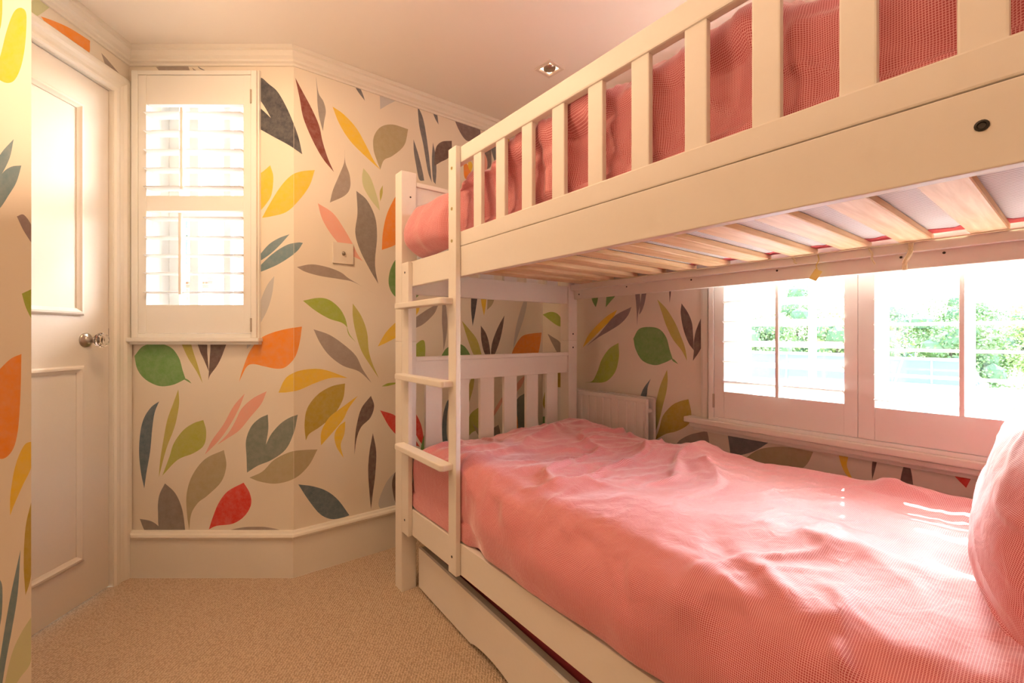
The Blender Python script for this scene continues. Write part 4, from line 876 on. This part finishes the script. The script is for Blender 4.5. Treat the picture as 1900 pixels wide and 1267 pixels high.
# lower bunk: mattress, duvet, pillow
Q, F, UV = soft_box(.766, 1.665, -.255, 1.632, .300, .440, .03, .05); cloth_obj('mattress', Q, F, UV, M['sheet'], None, 'pink covered mattress lying under the duvet of the lower bunk', 'mattress')
def fn_low(Q, N):
    x, y, z = Q.T; up = sst(.40, .54, z)*np.clip(N[:, 2]*.5+.6, 0, 1)
    h = .030*fbm(x*2.6+3, y*2.2+1, 2)*2
    h += .018*np.exp(-((x-1.42)**2/.05+(y-1.45)**2/.05)) + .012*np.exp(-((x-1.0)**2/.03+(y-.75)**2/.08))
    h -= .020*np.exp(-((x-1.60)**2/.010+(y-1.12)**2/.03))
    msk = .35+.65*sst(-.1, .35, fbm(x*3+7, y*3+2, 2)*2+.15)
    h += .015*creases(x, y, 2.0, .35, 2.2, 7.5)*msk + .007*creases(x, y, 8.0, -.5, 3.0, 11)*msk + .0025*creases(x, y, 21.0, .15, 6, 19)*msk
    h += .010*creases(x, y, 5.0, 1.15, 2.2, 8)*sst(1.1, 1.5, y) + .003*fbm(x*30, y*30, 3)
    side = 1-sst(.5, .9, np.abs(N[:, 2]))
    s_ = .020*fbm(y*5+2, z*4+1, 3)*2 + .012*creases(y, z, 3.0, .6, 4, 9)
    disp = h*up + s_*side
    Q = Q + N*disp[:, None]
    Q[:, 0] = np.where((z < .40) & (Q[:, 0] < .7605), np.maximum(Q[:, 0], .726), Q[:, 0])
    # front edge spills over the rail except where the ladder stands
    fr = sst(.30, -.05, Q[:, 0]-.75)*(Q[:, 0] < 1.0)
    fm = sst(.53, .43, z)*sst(-.1, -.5, N[:, 0])*sst(1.20, 1.06, y)
    xt = .716 + .014*np.clip((.43-z)/.088, 0, 1)**2 + .014*fbm(y*6, z*5, 2)*2
    Q[:, 0] = Q[:, 0]*(1-fm)+xt*fm
    lim = np.where((y > 1.19), .7405, .690); Q[:, 0] = np.maximum(Q[:, 0], lim)
    Q[:, 1] = np.minimum(Q[:, 1], 1.640); Q[:, 0] = np.minimum(Q[:, 0], 1.690)
    bt = (N[:, 0] < -.15)*(z < .40)*(x < .84)*(y > 1.06)
    Q[:, 0] = np.where(bt, .7405*sst(1.06, 1.2, y)+Q[:, 0]*(1-sst(1.06, 1.2, y)), Q[:, 0])
    low = (Q[:, 2] < .342) & (Q[:, 0] < .80); Q[low, 2] = .342
    Q[:, 2] = np.maximum(Q[:, 2], .342)
    Q[:, 2] = np.where((Q[:, 1] < -.24) & (Q[:, 2] < .3), .34, Q[:, 2])
    return Q
Q, F, UV = soft_box(.742, 1.672, -.255, 1.630, .342, .572, .085, .0075, fn_low)
cloth_obj('duvet', Q, F, UV, M['pink'], None, 'rumpled pink checked duvet spread over the lower bunk', 'duvet')
def pillow(name, center, hx, hz, th, rx, rz, label, seed, n=120):
    """a stuffed case: two faces meeting in a seam, corners drawn out"""
    def face(sgn):
        a = np.linspace(-1, 1, n+1); A, B = np.meshgrid(a, a, indexing='ij')
        Ae = A*(1-.05*(1-np.abs(B)**2)*0); prof = np.power(np.clip((1-np.abs(A)**3.2)*(1-np.abs(B)**3.2), 0, 1), .52)
        pin = 1-.07*(1-B*B)*np.abs(A)**3; pin2 = 1-.07*(1-A*A)*np.abs(B)**3
        X = A*hx*pin; Z = B*hz*pin2
        edge = 1-np.clip(prof, 0, 1)
        w = .008*fbm(A*3+seed, B*3, 3) + .010*creases(A*.6, B*.6, seed, .8, 2.5, 7)*(.25+edge)
        Y = sgn*(prof*th + w*np.minimum(1, prof*4))
        return np.stack([X, Y, Z], -1), A, B
    V = []; F = []; UVs = []
    for s in (-1, 1):
        P, A, B = face(s); o0 = len(V); V += [tuple(p) for p in P.reshape(-1, 3)]
        for i in range(n):
            for j in range(n):
                q = [(i, j), (i+1, j), (i+1, j+1), (i, j+1)]
                if s > 0: q = q[::-1]
                F.append([o0+a*(n+1)+b for a, b in q]); UVs.append([(A[a, b]*hx*1.1, B[a, b]*hz*1.25) for a, b in q])
    me = bpy.data.meshes.new(name); me.from_pydata(V, [], F); me.update(); uv = me.uv_layers.new(name='UVMap'); uv.data.foreach_set('uv', [c for f in UVs for p in f for c in p])
    bm = bmesh.new(); bm.from_mesh(me); bmesh.ops.remove_doubles(bm, verts=bm.verts, dist=1e-5); bm.to_mesh(me); bm.free()
    for p in me.polygons: p.use_smooth = True
    me.transform(Matrix.Rotation(rz, 4, 'Z') @ Matrix.Rotation(rx, 4, 'X')); me.transform(Matrix.Translation(center))
    me.materials.append(M['pink']); o = bpy.data.objects.new(name, me); COL.objects.link(o); recenter(o); tag(o, label, 'pillow'); return o
pillow('pillow', (1.235, -.046, .705), .385, .205, .172, math.radians(16), math.radians(4), 'plump pink checked pillow standing at the head end of the lower bunk', 3.0)
# upper bunk: ticking mattress, duvet behind the guard rail
um = cloth_obj('mattress', *soft_box(.772, 1.662, -.255, 1.630, 1.2815, 1.332, .02, .05), M['ticking'], None, 'white ticking mattress seen through the slats of the upper bunk', 'mattress')
def hem(bm):
    n = 90; e = [(1.590+.018*math.sin(k*.9)+.010*math.sin(k*2.3+1), -.24+1.85*k/n) for k in range(n+1)]
    prism(bm, [(1.655, -.24)] + e[:1] + e[1:] + [(1.655, 1.61)], 'z', 1.2795, 1.2835)
bm = bmesh.new(); hem(bm); put('sheet_hem', bm, M['sheet'], um)
def fn_up(Q, N):
    x, y, z = Q.T; up = sst(.2, .7, N[:, 2])
    h = .052*fbm(x*3.0+13, y*4.0+5, 2)*2 + .022*creases(x, y, 12.0, 1.2, 2.5, 7) + .012*creases(x, y, 15.0, .2, 5, 14)
    side = 1-sst(.5, .9, np.abs(N[:, 2]))
    s_ = -.010 + .020*fbm(y*7+2, z*4+1, 3)*2 + .018*creases(y, z*.6, 6.0, 1.35, 3, 8) + .007*creases(y, z, 9.0, .6, 6, 15)
    calm = 1-.75*sst(1.25, 1.35, y)*sst(1.15, .85, x)
    Q = Q + N*((h*up + s_*side)*calm)[:, None]
    gap = sst(1.285, 1.36, y)*sst(1.10, .80, x); bul = gap*np.exp(-((z-1.38)/.13)**2)
    Q[:, 0] -= .086*bul*(.7+.3*sst(1.3, 1.55, y))
    Q[:, 2] -= .035*up*sst(.85, 1.3, y)
    Q[:, 2] -= .12*gap*up*sst(1.33, 1.64, y)
    Q[:, 0] = np.maximum(Q[:, 0], np.where((Q[:, 1] < 1.285), .7620, .695))
    Q[:, 0] = np.where((Q[:, 2] < 1.29) & (Q[:, 0] < .762), .762, Q[:, 0])
    lowf = (z < 1.36)*(x < .86)*(N[:, 0] < -.1)*(y < 1.285); Q[:, 0] = np.where(lowf, .772+.010*vnoise(y*9, z*9), Q[:, 0])
    Q[:, 1] = np.minimum(Q[:, 1], 1.634); Q[:, 0] = np.minimum(Q[:, 0], 1.668); return Q
cloth_obj('duvet', *soft_box(.786, 1.665, -.250, 1.622, 1.292, 1.542, .07, .009, fn_up), M['pink'], None, 'bulky pink checked duvet heaped on the upper bunk', 'duvet')

# ---------------------------------------------------------------- under-bed drawer, slightly rolled out of line
TR = math.radians(-1.8)
tr = empty('trundle_drawer', (.781, 1.612, 0), TR); tag(tr, 'white trundle drawer with a maroon covered mattress under the lower bunk', 'drawer')
LT = 1.86
bm = bmesh.new(); pts = [(-LT, .012), (-LT, .1665), (0, .1665), (0, .012)]
def arch(y0, y1):
    n = 14; return [(y0+(y1-y0)*i/n, .012+.016*math.sin(math.pi*min(1, max(0, i/n)))**.6) for i in range(n+1)]
a_ = arch(-.62, -.40) ; b_ = arch(-1.46, -1.24)
pts = [(-LT, .012), (-LT, .1665), (0, .1665), (0, .012)] + a_[::-1] + b_[::-1]
prism(bm, pts, 'x', 0, .010); local_put('drawer_front', bm, M['bedwhite'], tr)
bm = bmesh.new(); box(bm, .0102, .030, -LT+.004, -.004, .034, .166, .001); box(bm, .84, .856, -LT+.02, -.02, .02, .158, .001); box(bm, .036, .84, -.036, -.02, .02, .158, .001); box(bm, .036, .84, -LT+.02, -LT+.036, .02, .158, .001); box(bm, .036, .84, -LT+.036, -.036, .03, .042)
local_put('drawer_box', bm, M['grey_edge'], tr)
bm = bmesh.new()
for x in (.1, .76):
    for y in (-.25, -1.6): cyl(bm, (x-.01, y, .0165), (x+.01, y, .0165), .0162, n=16); box(bm, x-.012, x+.012, y-.008, y+.008, .016, .03)
local_put('castor', bm, M['screw'], tr)
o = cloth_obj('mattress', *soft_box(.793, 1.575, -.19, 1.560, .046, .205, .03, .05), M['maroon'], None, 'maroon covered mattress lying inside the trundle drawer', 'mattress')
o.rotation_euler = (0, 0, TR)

# ---------------------------------------------------------------- outside the windows
def tree(name_seed, r, d, z0, h, cr, mat, label):
    rnd = random.Random(name_seed); b = W(r, d, z0); rt = empty('garden_tree', b); tag(rt, label, 'tree', 'trees beyond the flat roof')
    bm = bmesh.new(); cyl(bm, (0, 0, 0), (.1, .05, h*.55), .22, .13, 8)
    for i in range(4):
        a = i*1.6; cyl(bm, (.08, .04, h*(.35+.05*i)), (cr*.6*math.cos(a), cr*.6*math.sin(a), h*.75), .09, .03, 6)
    local_put('trunk', bm, M['bark'], rt)
    # crown: leafy clumps made of many small leaf faces
    N = 9000; rs = np.random.RandomState(name_seed); cl = rs.normal(size=(34, 3)); cl /= np.linalg.norm(cl, axis=1)[:, None]; cl *= (rs.rand(34, 1)**.4)
    cl = cl*np.array([cr, cr, h*.38]) + np.array([0, 0, h*.66]); k = rs.randint(0, 34, N)
    c = cl[k] + rs.normal(size=(N, 3))*cr*.20; s = .035+.045*rs.rand(N); a = rs.normal(size=(N, 3)); a /= np.linalg.norm(a, axis=1)[:, None]; b_ = np.cross(a, rs.normal(size=(N, 3))); b_ /= np.linalg.norm(b_, axis=1)[:, None]
    P = np.stack([c-a*s[:, None], c+b_*s[:, None]*.6, c+a*s[:, None], c-b_*s[:, None]*.6], 1).reshape(-1, 3)
    me = bpy.data.meshes.new('crown'); me.from_pydata(P.tolist(), [], np.arange(N*4).reshape(-1, 4).tolist()); me.materials.append(M[mat])
    o = bpy.data.objects.new('crown', me); COL.objects.link(o); o.parent = rt
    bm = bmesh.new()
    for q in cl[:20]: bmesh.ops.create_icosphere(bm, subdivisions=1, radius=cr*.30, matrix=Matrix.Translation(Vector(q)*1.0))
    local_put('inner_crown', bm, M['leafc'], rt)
order = ['leftmost', 'second', 'third', 'fourth', 'fifth', 'rightmost']
hue = {'leafa': 'green', 'leafb': 'pale green', 'leafc': 'dark green'}
for row, d, t0, dt, cr, mats in (('nearer', 17, .56, .215, 1.35, ['leafa', 'leafb', 'leafa', 'leafb']), ('farther', 23, .47, .18, 1.5, ['leafc', 'leafa', 'leafc', 'leafa', 'leafb', 'leafc'])):
    for i, mt in enumerate(mats):
        h_ = (5.2 if row == 'nearer' else 6.3) + .35*math.sin(i*2.7+d)
        w_ = order[i] if i < len(mats)-1 else 'rightmost'
        tree(40+i+d, (t0+dt*i)*d, d, -3.2, h_, cr, mt, '%s %s tree of the %s row beyond the flat roof' % (w_, hue[mt], row))
bm = bmesh.new(); box(bm, -40, 60, -40, 60, -3.3, -3.2); o = tag(put('ground', bm, M['grass']), kind='structure')
# flat roof below the right window, with parapet and glass lantern
rt = empty('flat_roof', (6.2, 2.0, -3.2)); tag(rt, 'pale flat roof with a low parapet outside the window beside the bunk', 'roof')
bm = bmesh.new(); box(bm, 2.1, 10.5, 1.3, 7.0, -3.2, .02, .01); box(bm, 4.0, 10.5, -3.0, 1.3, -3.2, .02, .01); put('roof_deck', bm, M['roofwhite'], rt)
bm = bmesh.new(); box(bm, 10.3, 10.5, -3.0, 7.0, .02, .16, .01); box(bm, 2.1, 10.3, 6.85, 7.0, .02, .16, .01); put('parapet', bm, M['extwhite'], rt)
def lantern(cx, cy, hx, hy, h, label):
    rt = empty('roof_lantern', (cx, cy, .02)); tag(rt, label, 'skylight'); bm = bmesh.new(); box(bm, -hx-.08, hx+.08, -hy-.08, hy+.08, 0, .14, .01); local_put('kerb', bm, M['extwhite'], rt)
    bt = [(-hx, -hy), (hx, -hy), (hx, hy), (-hx, hy)]; tp = [(-hx*.35, -hy*.8), (hx*.35, -hy*.8), (hx*.35, hy*.8), (-hx*.35, hy*.8)]
    bm = bmesh.new(); A = [bm.verts.new((*p, .14)) for p in bt]; B = [bm.verts.new((*p, h)) for p in tp]
    for i in range(4): bm.faces.new((A[i], A[(i+1) % 4], B[(i+1) % 4], B[i]))
    bm.faces.new(B); bm.faces.new(A[::-1]); local_put('glazing', bm, M['darkglass'], rt)
    for i in range(4):
        bm = bmesh.new(); tube(bm, [(*bt[i], .14), (*tp[i], h)], .03, 6); local_put('glazing_bar', bm, M['slate'], rt)
        bm = bmesh.new(); tube(bm, [(*tp[i], h), (*tp[(i+1) % 4], h)], .03, 6); local_put('glazing_bar', bm, M['slate'], rt)
        for s in (.33, .66):
            j = (i+1) % 4; bm = bmesh.new(); pa_ = (bt[i][0]*(1-s)+bt[j][0]*s, bt[i][1]*(1-s)+bt[j][1]*s, .14); pb_ = (tp[i][0]*(1-s)+tp[j][0]*s, tp[i][1]*(1-s)+tp[j][1]*s, h)
            tube(bm, [pa_, pb_], .022, 6); local_put('glazing_bar', bm, M['slate'], rt)
q = W(.57*9.5, 9.5); lantern(q.x, q.y, .55, 1.9, .62, 'wide dark framed roof lantern seen through the far shutter')
q = W(.915*8.2, 8.2); lantern(q.x, q.y, .45, .75, .55, 'small dark framed roof lantern seen through the near shutter')
bm = bmesh.new()
rs = np.random.RandomState(5); N = 9000; c = np.stack([2.95+.9*rs.rand(N), -1.6+2.5*rs.rand(N), .28+.30*rs.rand(N)], 1); a = rs.normal(size=(N, 3)); a /= np.linalg.norm(a, axis=1)[:, None]; b3 = np.cross(a, rs.normal(size=(N, 3))); b3 /= np.linalg.norm(b3, axis=1)[:, None]
P = np.stack([c-a*.03, c+b3*.018, c+a*.03, c-b3*.018], 1).reshape(-1, 3); me = bpy.data.meshes.new('foliage'); me.from_pydata(P.tolist(), [], np.arange(N*4).reshape(-1, 4).tolist()); me.materials.append(M['leafb'])
rt = empty('garden_hedge', (3.2, -.2, -3.2)); tag(rt, 'clipped green hedge growing below the near shutter outside', 'hedge')
o = bpy.data.objects.new('foliage', me); COL.objects.link(o); o.parent = rt; me.transform(Matrix.Translation((-3.2, .2, 3.2)))
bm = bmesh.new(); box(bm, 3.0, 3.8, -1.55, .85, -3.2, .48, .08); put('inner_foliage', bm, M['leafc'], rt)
# brick house far right, and the neighbours behind the back window
def house(name, loc, rz, w, dp, h, mat, label, wins, roof='slate', rh=1.6):
    rt = empty(name, loc, rz); tag(rt, label, 'building'); bm = bmesh.new(); box(bm, 0, w, 0, dp, 0, h); local_put('wall', bm, M[mat], rt)
    bm = bmesh.new(); prism(bm, [(-.3, h), (dp+.3, h), (dp/2, h+rh)], 'x', -.3, w+.3); local_put('roof', bm, M[roof], rt)
    for x, z, ww, wh in wins:
        bm = bmesh.new(); ring_frame(bm, x, x+ww, z, z+wh, .09, -.08, .03, 0); box(bm, x+ww/2-.03, x+ww/2+.03, -.06, .02, z, z+wh); box(bm, x, x+ww, -.06, .02, z+wh/2-.04, z+wh/2+.04); box(bm, x-.1, x+ww+.1, -.14, .0, z-.12, z)
        f = local_put('window', bm, M['extwhite'], rt); bm = bmesh.new(); box(bm, x+.05, x+ww-.05, -.02, .0, z+.05, z+wh-.05); local_put('pane', bm, M['darkglass'], f)
q = W(1.16*33, 33, -3.2); house('brick_house', q, -TH-.2, 7, 6, 4.6, 'brick', 'red brick house with slate roof beyond the garden trees at right', [(1, 2.3, 1.1, 1.5), (3.6, 2.3, 1.1, 1.5)])
q = W(.84*33, 33, -3.2); house('brick_house', q, -TH, 4, 6, 4.5, 'brick', 'smaller brick house far behind the trees', [(1.2, 2.6, 1.0, 1.3)])
q = W(-5.75, 5.6, -3.2); house('brick_terrace', q, -TH, 3.5, 5, 9.0, 'brick', 'brick terrace house with white sashes and a cream bay behind the back window', [(1.40, 3.3, .42, 1.2), (1.40, 5.0, .42, 1.0), (2.5, 3.9, .8, 1.3)])
tb = bpy.data.objects['brick_terrace']; bm = bmesh.new(); box(bm, -.05, 1.25, -.5, 0, 0, 8.6, .01); f = local_put('bay', bm, M['cream'], tb); f['label'] = 'cream rendered bay'
